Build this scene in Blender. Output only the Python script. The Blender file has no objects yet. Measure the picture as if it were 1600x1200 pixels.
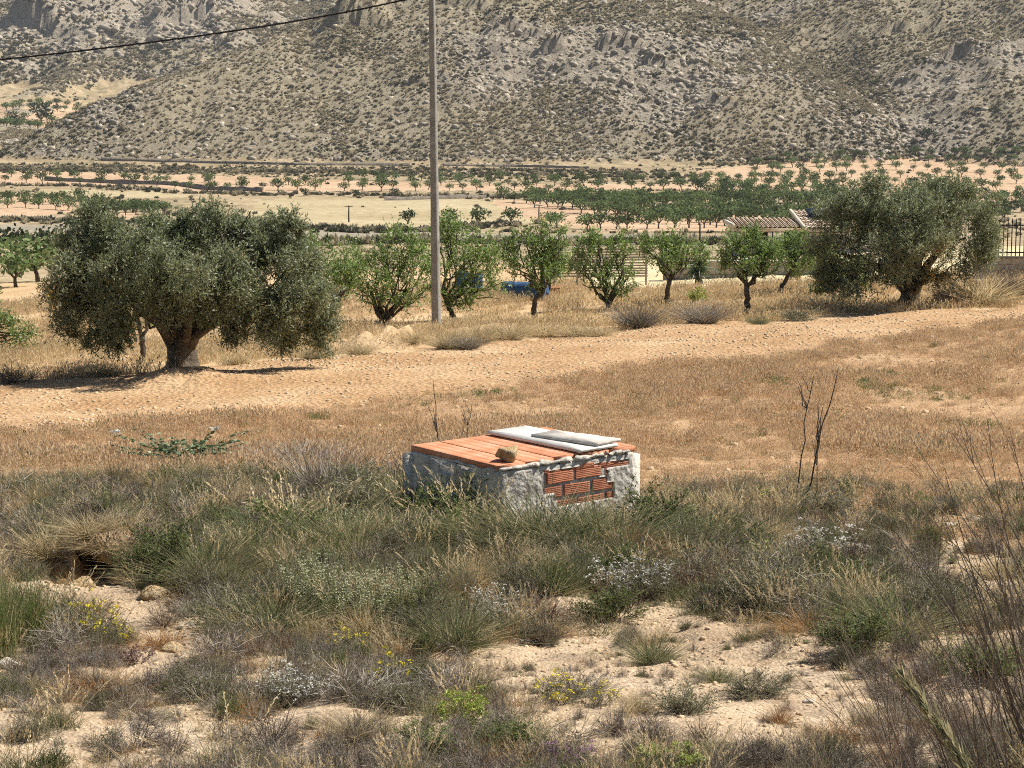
import bpy, bmesh, math, random
import numpy as np
from mathutils import Vector

# ------------------------------------------------------------------ camera, sky, sun, exposure
scene = bpy.context.scene
col = scene.collection
ZC = 2.75                                   # eye height above the ground beside the brick well
PITCH = math.radians(8.44)
FPX = 3000.0                                # focal length in photograph pixels (1600 wide)
cam_d = bpy.data.cameras.new('camera'); cam = bpy.data.objects.new('camera', cam_d); col.objects.link(cam)
cam.location = (0, 0, ZC); cam.rotation_euler = (math.pi/2 - PITCH, 0, 0)
cam_d.sensor_width = 36; cam_d.lens = FPX/1600*36; cam_d.clip_start = 0.1; cam_d.clip_end = 6000
scene.camera = cam

SUN_EL = math.radians(53); SUN_AZ = math.radians(70)      # azimuth clockwise from +Y (view direction)
world = bpy.data.worlds.new('World'); scene.world = world; world.use_nodes = True
wn = world.node_tree; wn.nodes.clear()
sky = wn.nodes.new('ShaderNodeTexSky'); sky.sky_type = 'NISHITA'; sky.sun_disc = False
sky.sun_elevation = SUN_EL; sky.sun_rotation = SUN_AZ; sky.altitude = 500; sky.dust_density = 1.2
bg = wn.nodes.new('ShaderNodeBackground'); bg.inputs['Strength'].default_value = 0.055
wo = wn.nodes.new('ShaderNodeOutputWorld')
wn.links.new(sky.outputs[0], bg.inputs[0]); wn.links.new(bg.outputs[0], wo.inputs[0])

sun_d = bpy.data.lights.new('sun', 'SUN'); sun_d.energy = 5.0; sun_d.angle = math.radians(0.53); sun_d.color = (1.0, 0.955, 0.88)
sun = bpy.data.objects.new('sun', sun_d); col.objects.link(sun)
to_sun = Vector((math.sin(SUN_AZ)*math.cos(SUN_EL), math.cos(SUN_AZ)*math.cos(SUN_EL), math.sin(SUN_EL)))
sun.rotation_euler = (-to_sun).to_track_quat('-Z', 'Y').to_euler(); sun.location = (40, 30, 60)

vs = scene.view_settings
vs.view_transform = 'Standard'; vs.look = 'None'; vs.gamma = 1.0; vs.use_curve_mapping = False
vs.exposure = 0.68
scene.cycles.max_bounces = 4; scene.cycles.diffuse_bounces = 2; scene.cycles.glossy_bounces = 1; scene.cycles.transmission_bounces = 2
scene.cycles.transparent_max_bounces = 4; scene.cycles.volume_bounces = 0
scene.cycles.use_denoising = False
scene.cycles.use_adaptive_sampling = True; scene.cycles.adaptive_threshold = 0.03; scene.cycles.adaptive_min_samples = 24
scene.cycles.pixel_filter_type = 'BLACKMAN_HARRIS'; scene.cycles.filter_width = 1.05

RNG = np.random.default_rng(7)

# ------------------------------------------------------------------ numeric helpers
def _hash(ix, iy, s):
    n = (ix*374761393 + iy*668265263 + s*974711) & 0xFFFFFFFF
    n = ((n ^ (n >> 13))*1274126177) & 0xFFFFFFFF
    n = ((n ^ (n >> 15))*2246822519) & 0xFFFFFFFF
    return ((n ^ (n >> 16)) & 0xFFFF)/65535.0

def vnoise(x, y, s=0):
    x = np.asarray(x, float); y = np.asarray(y, float)
    ix = np.floor(x).astype(np.int64); iy = np.floor(y).astype(np.int64)
    fx = x-ix; fy = y-iy
    fx = fx*fx*fx*(fx*(fx*6-15)+10); fy = fy*fy*fy*(fy*(fy*6-15)+10)
    a = _hash(ix, iy, s); b = _hash(ix+1, iy, s); c = _hash(ix, iy+1, s); d = _hash(ix+1, iy+1, s)
    return (a+(b-a)*fx)*(1-fy) + (c+(d-c)*fx)*fy - 0.5

def fbm(x, y, s=0, o=4, g=0.5):
    r = 0; a = 1.0; f = 1.0
    for k in range(o):
        r = r + a*vnoise(x*f+17.3*k, y*f-9.1*k, s+k); a *= g; f *= 2.03
    return r

def sstep(a, b, x):
    t = np.clip((x-a)/(b-a), 0, 1); return t*t*(3-2*t)

def splus(t, k):                                   # soft max(t, 0)
    return 0.5*(t+np.sqrt(t*t+k*k))

def in_poly(x, y, poly):
    x = np.asarray(x); y = np.asarray(y); c = np.zeros(x.shape, bool); n = len(poly)
    for i in range(n):
        x1, y1 = poly[i]; x2, y2 = poly[(i+1) % n]
        if y1 == y2: continue
        hit = ((y1 > y) != (y2 > y)) & (x < (x2-x1)*(y-y1)/(y2-y1)+x1)
        c ^= hit
    return c

def dist_line(x, y, pts):
    d = np.full(np.shape(x), 1e9)
    for (x1, y1), (x2, y2) in zip(pts[:-1], pts[1:]):
        dx, dy = x2-x1, y2-y1; t = np.clip(((x-x1)*dx+(y-y1)*dy)/(dx*dx+dy*dy+1e-9), 0, 1)
        d = np.minimum(d, np.hypot(x-x1-t*dx, y-y1-t*dy))
    return d

# ------------------------------------------------------------------ the shape of the land
_prof = [(0,1.6),(3,1.85),(5.7,2.08),(8.2,2.38),(10.5,2.65),(12.7,2.83),(15,3.08),(20,3.78),(26,4.5),(32,5.0),(36,4.98),
         (42,5.38),(50,5.9),(60,6.3),(70,6.5),(85,7.2),(110,9.5),(150,12.5),(250,18.5),(350,23.2),(420,24.8),(600,25.8),
         (650,24.6),(700,22.4),(1000,11.5),(1280,-10),(1700,-60)]
_ly = np.log(np.array([p[0] for p in _prof])+4.0); _ld = np.array([p[1] for p in _prof])
_gl = np.linspace(_ly[0], _ly[-1], 900); _gd = np.interp(_gl, _ly, _ld)
_k = np.exp(-0.5*(np.arange(-20, 21)/7.0)**2); _k /= _k.sum()
_gd = np.convolve(np.pad(_gd, 20, mode='edge'), _k, mode='valid')

def ray(px, py):
    """horizontal slope x/y and vertical slope z/y of the sight line through a photograph pixel"""
    v = (600-py)/FPX; cp, sp = math.cos(PITCH), math.sin(PITCH)
    fy = cp + v*sp; fz = -sp + v*cp
    return ((px-800)/FPX)/fy, fz/fy

def H_base(x, y):
    x = np.asarray(x, float); y = np.asarray(y, float)
    z = ZC - np.interp(np.log(np.maximum(y, 0)+4.0), _gl, _gd)
    z = z + 0.042*x*sstep(20, 42, y)*(1-sstep(75, 130, y))
    far = y > 560
    if np.any(far):
        xx, yy = x[far] if x.ndim else x, y[far] if y.ndim else y
        zz = z[far] if z.ndim else z
        zf = ZC - 22.5 + 0.5*(yy-684) - 1.4e-4*xx*xx
        zf = zf - 5*np.exp(-((yy-690)/30)**2)*0.4
        # the spur drops away behind its left and its right edge
        def edge(ax, ay, bx, by, side):
            L = math.hypot(bx-ax, by-ay); return side*((xx-ax)*(by-ay)-(yy-ay)*(bx-ax))/L
        wob = 10*fbm(xx/60, yy/60, 31, 3)
        tl = edge(-201, 690, -85, 800, -1)+wob*0.6
        tr = edge(140, 712, 81, 812, 1)+wob*0.7
        zs = zf - 0.85*splus(tl, 9) - 0.75*splus(tr, 8)
        zr = ZC - 14 + 0.36*(yy-752) + 0.30*(xx-112) - 1.3*splus(60-xx, 20)
        zl = ZC + 9 + 0.37*(yy-1275) + 0.05*np.maximum(-xx-150, 0)
        zz = np.maximum(zz, np.maximum(np.maximum(zs, zr), zl))
        if z.ndim: z[far] = zz
        else: z = zz
    return z

def pix(px, py, ymax=1600.0, ymin=3.0):
    """where the sight line through a photograph pixel meets the land"""
    sx, sz = ray(px, py)
    ys = np.geomspace(ymin, ymax, 2600)
    below = (ZC+sz*ys) < H_base(sx*ys, ys)
    k = int(np.argmax(below)) if below.any() else len(ys)-1
    k = max(k, 1)
    a, b = ys[k-1], ys[k]
    for _ in range(18):
        m = 0.5*(a+b)
        if ZC+sz*m < float(H_base(np.array([sx*m]), np.array([m]))[0]): b = m
        else: a = m
    return sx*b, b

def at(px, py, y):
    sx, sz = ray(px, py); return (sx*y, y, ZC+sz*y)

def gpoly(pts): return [pix(*p) for p in pts]

PATH = gpoly([(-150,612),(60,596),(240,585),(430,560),(560,556),(700,546),(860,525),(1000,513),(1200,501),(1350,492),(1500,484),(1760,470),
              (1760,492),(1500,513),(1250,543),(1100,560),(930,583),(760,605),(600,622),(420,648),(250,664),(100,672),(-150,682)])
FIELD = gpoly([(-150,680),(100,670),(250,662),(420,646),(600,620),(760,603),(930,581),(1100,558),(1250,541),(1500,511),(1760,490),
               (1760,930),(1560,850),(1420,815),(1290,785),(1100,772),(1000,760),(860,700),(640,695),(450,712),(330,716),(200,702),(0,728),(-150,740)])
PIT = pix(150, 900); MOUND = pix(300, 596); BERM = pix(600, 545); BERM2 = pix(780, 520)
OLIVE_L = pix(283, 578); OLIVE_R = pix(1420, 476)
CLIFFS = [((528,36),(592,30),10.0,18), ((940,82),(1000,86),5.5,10), ((1005,110),(1052,118),4.0,9), ((850,84),(876,90),6.0,9),
          ((700,8),(760,12),4.5,10), ((760,50),(850,56),4.5,14), ((20,42),(90,60),8.0,40), ((60,20),(100,14),8.0,40), ((110,30),(160,20),9.0,40), ((160,12),(240,8),9.0,40), ((250,60),(330,50),5.0,40), ((1480,95),(1515,90),4.0,14),
          ((1110,175),(1160,185),2.0,10), ((900,215),(985,222),2.2,12), ((1180,60),(1260,50),2.5,12), ((1380,60),(1470,40),3.0,14),((620,130),(700,120),2.0,10),((330,40),(500,60),2.0,14)]
CLIFFS = [(pix(*a), pix(*b), h, r) for a, b, h, r in CLIFFS]

def rock_zone(x, y):
    """bare rock share on the mountain"""
    r = fbm(x/70+3, y/45, 52, 4)*1.5
    for (px_, py_, rad, amt) in ROCKY:
        r = r + amt*np.exp(-(((x-px_)/rad)**2+((y-py_)/(rad*0.9))**2))
    return r
ROCKY = [(*pix(960,130), 42, .75), (*pix(1060,190), 32, .6), (*pix(880,60), 30, .55), (*pix(560,110), 22, .5), (*pix(760,150), 22, .35),
         (*pix(1060,60), 24, -.5), (*pix(330,130), 36, -.55), (*pix(620,60), 30, -.3), (*pix(800,215), 34, -.45), (*pix(500,190), 40, -.6),
         (*pix(60,40), 70, .6), (*pix(170,15), 60, .5), (*pix(1500,130), 50, .35), (*pix(1350,120), 26, -.4)]

def H(x, y):
    x = np.asarray(x, float); y = np.asarray(y, float)
    z = H_base(x, y)
    near = 1-sstep(60, 120, y)
    z = z + near*(0.10*fbm(x/2.1, y/2.1, 3, 3) + 0.045*fbm(x/0.55, y/0.55, 9, 3)*(1-0.5*sstep(20, 40, y)))
    scrub = (1-sstep(11, 15, y))
    z = z + scrub*0.05*np.abs(fbm(x/0.3, y/0.3, 13, 2))
    z = z + 0.30*np.exp(-(((x-MOUND[0])/1.0)**2+((y-MOUND[1])/0.9)**2))*(1+0.8*fbm(x/0.4, y/0.4, 21, 3))*0.75
    z = z + 0.42*np.exp(-(((x-BERM[0])/1.1)**2+((y-BERM[1])/0.8)**2))*(1+1.3*fbm(x/0.3, y/0.3, 22, 3))
    z = z + 0.25*np.exp(-(((x-BERM2[0])/2.0)**2+((y-BERM2[1])/0.7)**2))
    z = z - 0.06*np.exp(-(((x-PIT[0])/0.3)**2+((y-PIT[1]+0.15)/0.3)**2))
    mid = sstep(90, 160, y)*(1-sstep(640, 690, y))
    z = z + mid*1.0*fbm(x/40, y/40, 40, 3)
    # terraces on the right at the foot of the mountain
    mt = sstep(690, 730, y)
    if np.any(mt > 0):
        m = mt > 0
        xm, ym = x[m], y[m]
        amp = 1+0.9*sstep(1100, 1250, ym)
        zr = np.clip(rock_zone(xm, ym)+0.2, 0.12, 1.2)
        rid = 1-2*np.abs(fbm(xm/34, ym/26, 61, 4))
        rid2 = 1-2*np.abs(vnoise(xm/9+ym/30, ym/6, 64))
        d = 4.0*fbm(xm/75, ym/75, 60, 3) + 5.0*fbm(xm/26, ym/120, 71, 3) + zr*2.6*rid + zr*0.9*rid2 + 0.8*fbm(xm/7, ym/5, 66, 3)
        # ledges
        lv = z[m]+3*fbm(xm/40, ym/40, 69, 2); per = 5.5
        fr = lv/per-np.floor(lv/per); d = d + zr*1.5*(sstep(0.35, 0.65, fr)-fr)
        for (a, b, h, r) in CLIFFS:
            dx, dy = b[0]-a[0], b[1]-a[1]; L = math.hypot(dx, dy)+1e-6
            t = ((xm-a[0])*dx+(ym-a[1])*dy)/L; s = ((ym-a[1])*dx-(xm-a[0])*dy)/L
            if dx < 0: s = -s; 
            s = s + 5.0*fbm(xm/6, ym/6, 80, 4)
            w = sstep(-r*0.3, r*0.15, t)*(1-sstep(L-r*0.15, L+r*0.3, t))
            d = d + h*w*(0.55+1.1*np.clip(0.5+fbm(xm/5, ym/9, 84, 3), 0, 1))*sstep(-1.2, 1.0, s)*np.exp(-np.maximum(s, 0)/r)
        z = z.copy(); z[m] = z[m] + mt[m]*amp*d
    return z

def ground(px, py):
    x, y = pix(px, py); return np.array([x, y, float(H(np.array([x]), np.array([y]))[0])])
def gz(x, y): return float(H(np.array([float(x)]), np.array([float(y)]))[0])

# ------------------------------------------------------------------ mesh helpers
def mk_mesh(name, V, faces, mats, rnd=None, mi=None, smooth=False):
    """faces: list of int arrays (n,3) or (n,4)"""
    me = bpy.data.meshes.new(name)
    V = np.ascontiguousarray(V, dtype=np.float32)
    faces = [np.asarray(f, dtype=np.int32) for f in faces if len(f)]
    me.vertices.add(len(V)); me.vertices.foreach_set('co', V.ravel())
    tot = np.concatenate([np.full(len(f), f.shape[1], np.int32) for f in faces])
    idx = np.concatenate([f.ravel() for f in faces])
    me.loops.add(len(idx)); me.loops.foreach_set('vertex_index', idx)
    me.polygons.add(len(tot))
    me.polygons.foreach_set('loop_start', np.concatenate([[0], np.cumsum(tot)[:-1]]).astype(np.int32))
    if mi is not None: me.polygons.foreach_set('material_index', np.asarray(mi, np.int32))
    if smooth: me.polygons.foreach_set('use_smooth', np.ones(len(tot), bool))
    if rnd is not None:
        a = me.attributes.new('rnd', 'FLOAT', 'FACE'); a.data.foreach_set('value', np.asarray(rnd, np.float32))
    for m in (mats if isinstance(mats, (list, tuple)) else [mats]): me.materials.append(m)
    me.update(calc_edges=True)
    return me

class MB:
    def __init__(s): s.V = []; s.F4 = []; s.F3 = []; s.R4 = []; s.R3 = []; s.M4 = []; s.M3 = []; s.n = 0
    def add(s, V, F, rnd=0.5, mi=0):
        V = np.asarray(V, float).reshape(-1, 3); F = np.asarray(F, int)
        if len(F) == 0: return
        r = np.broadcast_to(np.asarray(rnd, float), (len(F),)); m = np.full(len(F), mi)
        if F.shape[1] == 4: s.F4.append(F+s.n); s.R4.append(r); s.M4.append(m)
        else: s.F3.append(F+s.n); s.R3.append(r); s.M3.append(m)
        s.V.append(V); s.n += len(V)
    def mesh(s, name, mats, smooth=False):
        cat = lambda l, e: np.concatenate(l) if l else np.zeros(e)
        f4 = cat(s.F4, (0, 4)); f3 = cat(s.F3, (0, 3))
        return mk_mesh(name, np.concatenate(s.V), [f4, f3], mats, np.concatenate([cat(s.R4, 0), cat(s.R3, 0)]),
                       np.concatenate([cat(s.M4, 0), cat(s.M3, 0)]), smooth)

def obj(name, me, parent=None, loc=None, rot=None, scl=None):
    o = bpy.data.objects.new(name, me); col.objects.link(o)
    if parent is not None: o.parent = parent
    if loc is not None: o.location = loc
    if rot is not None: o.rotation_euler = rot
    if scl is not None: o.scale = (scl,)*3 if np.isscalar(scl) else scl
    return o
def tag(o, label=None, cat=None, group=None, kind=None):
    if label: o['label'] = label
    if cat: o['category'] = cat
    if group: o['group'] = group
    if kind: o['kind'] = kind
    return o
def thing(name, label, cat, loc, rz=0.0, group=None, scl=1.0):
    o = obj(name, None, None, loc, (0, 0, rz), scl); o.empty_display_size = 0.1
    return tag(o, label, cat, group)

def unit(v): return v/np.maximum(np.linalg.norm(v, axis=-1, keepdims=True), 1e-9)
def rand_dirs(n, rng): return unit(rng.normal(size=(n, 3)))

def strands(base, d0, L, bend, w0, w1, S, rng):
    """thin ribbons; returns V, F, P(points along)"""
    base = np.asarray(base, float); n = len(base)
    L = np.broadcast_to(np.asarray(L, float), (n,)); w0 = np.broadcast_to(np.asarray(w0, float), (n,)); w1 = np.broadcast_to(np.asarray(w1, float), (n,))
    t = np.linspace(0, 1, S+1)
    P = base[:, None]+L[:, None, None]*(t[None, :, None]*d0[:, None]+(t**2)[None, :, None]*bend[:, None])
    T = d0[:, None]+2*t[None, :, None]*bend[:, None]
    side = unit(np.cross(T, rand_dirs(n, rng)[:, None]))
    w = (w0[:, None]*(1-t)+w1[:, None]*t)[:, :, None]*0.5
    V = np.stack([P-side*w, P+side*w], 2).reshape(-1, 3)
    b = (np.arange(n)[:, None]*(S+1)+np.arange(S)[None])*2
    F = np.stack([b, b+1, b+3, b+2], -1).reshape(-1, 4)
    return V, F, P

def leaves(C, D, l, w, rng, N=None):
    """pointed leaves: base at C, axis D"""
    n = len(C); l = np.broadcast_to(np.asarray(l, float), (n,))[:, None]; w = np.broadcast_to(np.asarray(w, float), (n,))[:, None]
    D = unit(D); s = unit(np.cross(D, rand_dirs(n, rng) if N is None else N))
    V = np.stack([C, C+D*l*0.45+s*w*0.5, C+D*l, C+D*l*0.45-s*w*0.5], 1).reshape(-1, 3)
    F = np.arange(n*4).reshape(n, 4)
    return V, F

def tube(P, R, k=7, cap=True, rough=0.0, rng=None):
    P = np.asarray(P, float); n = len(P); R = np.broadcast_to(np.asarray(R, float), (n,))
    T = unit(np.gradient(P, axis=0)); a = np.array([0, 0, 1.0]) if abs(T[0, 2]) < 0.9 else np.array([1.0, 0, 0])
    V = []
    u = unit(np.cross(a, T[0]))
    for i in range(n):
        u = unit(u-T[i]*np.dot(u, T[i])); v = np.cross(T[i], u)
        ang = np.arange(k)*2*math.pi/k
        rr = R[i]*(1+(rough*rng.normal(size=k) if rough else 0))
        V.append(P[i]+(np.cos(ang)*rr)[:, None]*u+(np.sin(ang)*rr)[:, None]*v)
    V = np.concatenate(V)
    i = np.arange(n-1)[:, None]*k; j = np.arange(k)[None]; j2 = (j+1) % k
    F = np.stack([i+j, i+j2, i+k+j2, i+k+j], -1).reshape(-1, 4)
    F3 = np.zeros((0, 3), int)
    if cap:
        V = np.concatenate([V, P[:1], P[-1:]]); c0, c1 = len(V)-2, len(V)-1
        jj = np.arange(k); F3 = np.concatenate([np.stack([np.full(k, c0), (jj+1) % k, jj], -1), np.stack([np.full(k, c1), (n-1)*k+jj, (n-1)*k+(jj+1) % k], -1)])
    return V, F, F3
def add_tube(mb, P, R, k=7, rough=0.0, rng=None, rnd=0.5, mi=0, cap=True):
    V, F, F3 = tube(P, R, k, cap, rough, rng); n0 = mb.n
    mb.add(V, F, rnd, mi)
    if cap:
        mb.F3.append(F3+n0); mb.R3.append(np.full(len(F3), rnd)); mb.M3.append(np.full(len(F3), mi))

def box_vf(c, s, ax=None):
    c = np.array(c, float); h = np.array(s, float)/2
    V = np.array([[x, y, z] for z in (-1, 1) for y in (-1, 1) for x in (-1, 1)], float)*h
    if ax is not None: V = V@np.array(ax)
    F = [[0, 2, 3, 1], [4, 5, 7, 6], [0, 1, 5, 4], [2, 6, 7, 3], [0, 4, 6, 2], [1, 3, 7, 5]]
    return V+c, np.array(F)

def bevel_box(name, s, mat, bev=0.006, jit=0.0, seed=0, seg=1, cuts=0):
    bm = bmesh.new(); bmesh.ops.create_cube(bm, size=1.0)
    for v in bm.verts: v.co = Vector((v.co.x*s[0], v.co.y*s[1], v.co.z*s[2]))
    if cuts: bmesh.ops.subdivide_edges(bm, edges=bm.edges[:], cuts=cuts, use_grid_fill=True)
    else: bmesh.ops.bevel(bm, geom=bm.edges[:], offset=bev, segments=seg, affect='EDGES')
    rr = random.Random(seed)
    if jit:
        for v in bm.verts: v.co += Vector((rr.uniform(-jit, jit), rr.uniform(-jit, jit), rr.uniform(-jit, jit)))
    me = bpy.data.meshes.new(name); bm.to_mesh(me); bm.free(); me.materials.append(mat); return me

def rock_mesh(name, mat, seed, sub=2, flat=0.7, cut=6, rough=0.12):
    rr = np.random.default_rng(seed)
    bm = bmesh.new(); bmesh.ops.create_icosphere(bm, subdivisions=sub, radius=1.0)
    V = np.array([v.co[:] for v in bm.verts]); F = np.array([[v.index for v in f.verts] for f in bm.faces]); bm.free()
    for k in range(cut):
        n = rand_dirs(1, rr)[0]; d = rr.uniform(0.55, 0.85); e = V@n-d
        V = V-np.outer(np.maximum(e, 0)*0.9, n)
    V = V*(1+rough*fbm(V[:, 0]*1.7+seed, V[:, 1]*1.7+V[:, 2]*1.3, seed, 3)[:, None]*2)
    V *= np.array([1.0, rr.uniform(0.65, 0.95), flat])
    return mk_mesh(name, V, [F], mat, rnd=rr.random(len(F)), smooth=False)

def scatter(name, pts, rots, scl, idx, protos, label=None, cat=None):
    """uncountable ground cover: one object, instanced with geometry nodes"""
    me = bpy.data.meshes.new(name); pts = np.asarray(pts, np.float32)
    me.vertices.add(len(pts)); me.vertices.foreach_set('co', pts.ravel())
    a = me.attributes.new('scl', 'FLOAT', 'POINT'); a.data.foreach_set('value', np.asarray(scl, np.float32))
    a = me.attributes.new('rotv', 'FLOAT_VECTOR', 'POINT'); a.data.foreach_set('vector', np.asarray(rots, np.float32).ravel())
    a = me.attributes.new('var', 'INT', 'POINT'); a.data.foreach_set('value', np.asarray(idx, np.int32))
    me.update()
    o = obj(name, me); tag(o, label, cat, kind='stuff')
    ng = bpy.data.node_groups.new(name+'_nodes', 'GeometryNodeTree')
    ng.interface.new_socket('Geometry', in_out='INPUT', socket_type='NodeSocketGeometry')
    ng.interface.new_socket('Geometry', in_out='OUTPUT', socket_type='NodeSocketGeometry')
    N = ng.nodes; Lk = ng.links
    gi = N.new('NodeGroupInput'); go = N.new('NodeGroupOutput'); jn = N.new('GeometryNodeJoinGeometry')
    def named(nm, ty):
        n = N.new('GeometryNodeInputNamedAttribute'); n.data_type = ty; n.inputs['Name'].default_value = nm; return n.outputs['Attribute']
    s_o, r_o, v_o = named('scl', 'FLOAT'), named('rotv', 'FLOAT_VECTOR'), named('var', 'INT')
    for k, p in enumerate(protos):
        oi = N.new('GeometryNodeObjectInfo'); oi.inputs['Object'].default_value = p; oi.inputs['As Instance'].default_value = True
        cmp_ = N.new('FunctionNodeCompare'); cmp_.data_type = 'INT'; cmp_.operation = 'EQUAL'
        ins = [i for i in cmp_.inputs if i.type == 'INT']; Lk.new(v_o, ins[0]); ins[1].default_value = k
        ip = N.new('GeometryNodeInstanceOnPoints')
        Lk.new(gi.outputs[0], ip.inputs['Points']); Lk.new(cmp_.outputs[0], ip.inputs['Selection']); Lk.new(oi.outputs['Geometry'], ip.inputs['Instance'])
        Lk.new(r_o, ip.inputs['Rotation']); Lk.new(s_o, ip.inputs['Scale']); Lk.new(ip.outputs[0], jn.inputs[0])
    Lk.new(jn.outputs[0], go.inputs[0])
    md = o.modifiers.new('scatter', 'NODES'); md.node_group = ng
    return o
def proto(name, me): return bpy.data.objects.new(name, me)       # a shape for scatter(), never linked to the scene

# ------------------------------------------------------------------ materials
def new_mat(name):
    m = bpy.data.materials.new(name); m.use_nodes = True; nt = m.node_tree; nt.nodes.clear()
    return m, nt, nt.nodes, nt.links
def nd(N, t, **kw):
    n = N.new(t)
    for k, v in kw.items(): setattr(n, k, v)
    return n
def ramp(N, stops, interp='LINEAR'):
    r = N.new('ShaderNodeValToRGB'); cr = r.color_ramp; cr.interpolation = interp
    while len(cr.elements) < len(stops): cr.elements.new(0.5)
    for e, (p, c) in zip(cr.elements, stops): e.position = p; e.color = (*c, 1)
    return r

def mat_leaf(name, stops, trans=0.35, objvar=0.25, rough=0.55, gloss=0.04):
    """foliage: colour picked per leaf (face attribute rnd) and per plant, thin enough to let light through"""
    m, nt, N, L = new_mat(name)
    at_ = nd(N, 'ShaderNodeAttribute', attribute_name='rnd'); oi = nd(N, 'ShaderNodeObjectInfo')
    r = ramp(N, stops); L.new(at_.outputs['Fac'], r.inputs[0])
    hsv = nd(N, 'ShaderNodeHueSaturation'); mr = nd(N, 'ShaderNodeMapRange')
    mr.inputs['To Min'].default_value = 1-objvar; mr.inputs['To Max'].default_value = 1+objvar
    L.new(oi.outputs['Random'], mr.inputs['Value']); L.new(mr.outputs[0], hsv.inputs['Value']); L.new(r.outputs[0], hsv.inputs['Color'])
    d = nd(N, 'ShaderNodeBsdfDiffuse'); t = nd(N, 'ShaderNodeBsdfTranslucent'); mx = nd(N, 'ShaderNodeMixShader'); mx.inputs[0].default_value = trans
    L.new(hsv.outputs[0], d.inputs[0]); L.new(hsv.outputs[0], t.inputs[0]); L.new(d.outputs[0], mx.inputs[1]); L.new(t.outputs[0], mx.inputs[2])
    last = mx
    if gloss:
        g = nd(N, 'ShaderNodeBsdfGlossy'); g.inputs['Roughness'].default_value = rough; g.inputs['Color'].default_value = (0.9, 0.95, 0.9, 1)
        m2 = nd(N, 'ShaderNodeMixShader'); m2.inputs[0].default_value = gloss
        L.new(mx.outputs[0], m2.inputs[1]); L.new(g.outputs[0], m2.inputs[2]); last = m2
    o = nd(N, 'ShaderNodeOutputMaterial'); L.new(last.outputs[0], o.inputs[0]); return m

def mat_rough(name, stops, scale=4.0, detail=6, bump=0.3, bscale=None, rough=0.9, objvar=0.0, dist=0.02, attr=False):
    """matte mineral or bark: noise-coloured with fine relief"""
    m, nt, N, L = new_mat(name)
    tc = nd(N, 'ShaderNodeTexCoord'); nz = nd(N, 'ShaderNodeTexNoise'); nz.inputs['Scale'].default_value = scale; nz.inputs['Detail'].default_value = detail
    nz.inputs['Roughness'].default_value = 0.65
    L.new(tc.outputs['Object'], nz.inputs['Vector'])
    r = ramp(N, stops)
    src = nz.outputs['Fac']
    if attr:
        at_ = nd(N, 'ShaderNodeAttribute', attribute_name='rnd'); mm = nd(N, 'ShaderNodeMath', operation='MULTIPLY_ADD')
        L.new(at_.outputs['Fac'], mm.inputs[0]); mm.inputs[1].default_value = 0.35; L.new(nz.outputs['Fac'], mm.inputs[2]); 
        m3 = nd(N, 'ShaderNodeMath', operation='SUBTRACT'); L.new(mm.outputs[0], m3.inputs[0]); m3.inputs[1].default_value = 0.17; src = m3.outputs[0]
    L.new(src, r.inputs[0]); out = r.outputs[0]
    if objvar:
        oi = nd(N, 'ShaderNodeObjectInfo'); hsv = nd(N, 'ShaderNodeHueSaturation'); mr = nd(N, 'ShaderNodeMapRange')
        mr.inputs['To Min'].default_value = 1-objvar; mr.inputs['To Max'].default_value = 1+objvar
        L.new(oi.outputs['Random'], mr.inputs['Value']); L.new(mr.outputs[0], hsv.inputs['Value']); L.new(out, hsv.inputs['Color']); out = hsv.outputs[0]
    b = nd(N, 'ShaderNodeBsdfPrincipled'); b.inputs['Roughness'].default_value = rough; b.inputs['Specular IOR Level'].default_value = 0.15
    L.new(out, b.inputs['Base Color'])
    if bump:
        n2 = nd(N, 'ShaderNodeTexNoise'); n2.inputs['Scale'].default_value = bscale or scale*3; n2.inputs['Detail'].default_value = 5
        L.new(tc.outputs['Object'], n2.inputs['Vector'])
        bp = nd(N, 'ShaderNodeBump'); bp.inputs['Strength'].default_value = bump; bp.inputs['Distance'].default_value = dist
        L.new(n2.outputs['Fac'], bp.inputs['Height']); L.new(bp.outputs[0], b.inputs['Normal'])
    o = nd(N, 'ShaderNodeOutputMaterial'); L.new(b.outputs[0], o.inputs[0]); return m

def mat_plain(name, c, rough=0.6, metal=0.0):
    return mat_rough(name, [(0.3, tuple(x*0.85 for x in c)), (0.7, c)], scale=9, bump=0.08, rough=rough)

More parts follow.
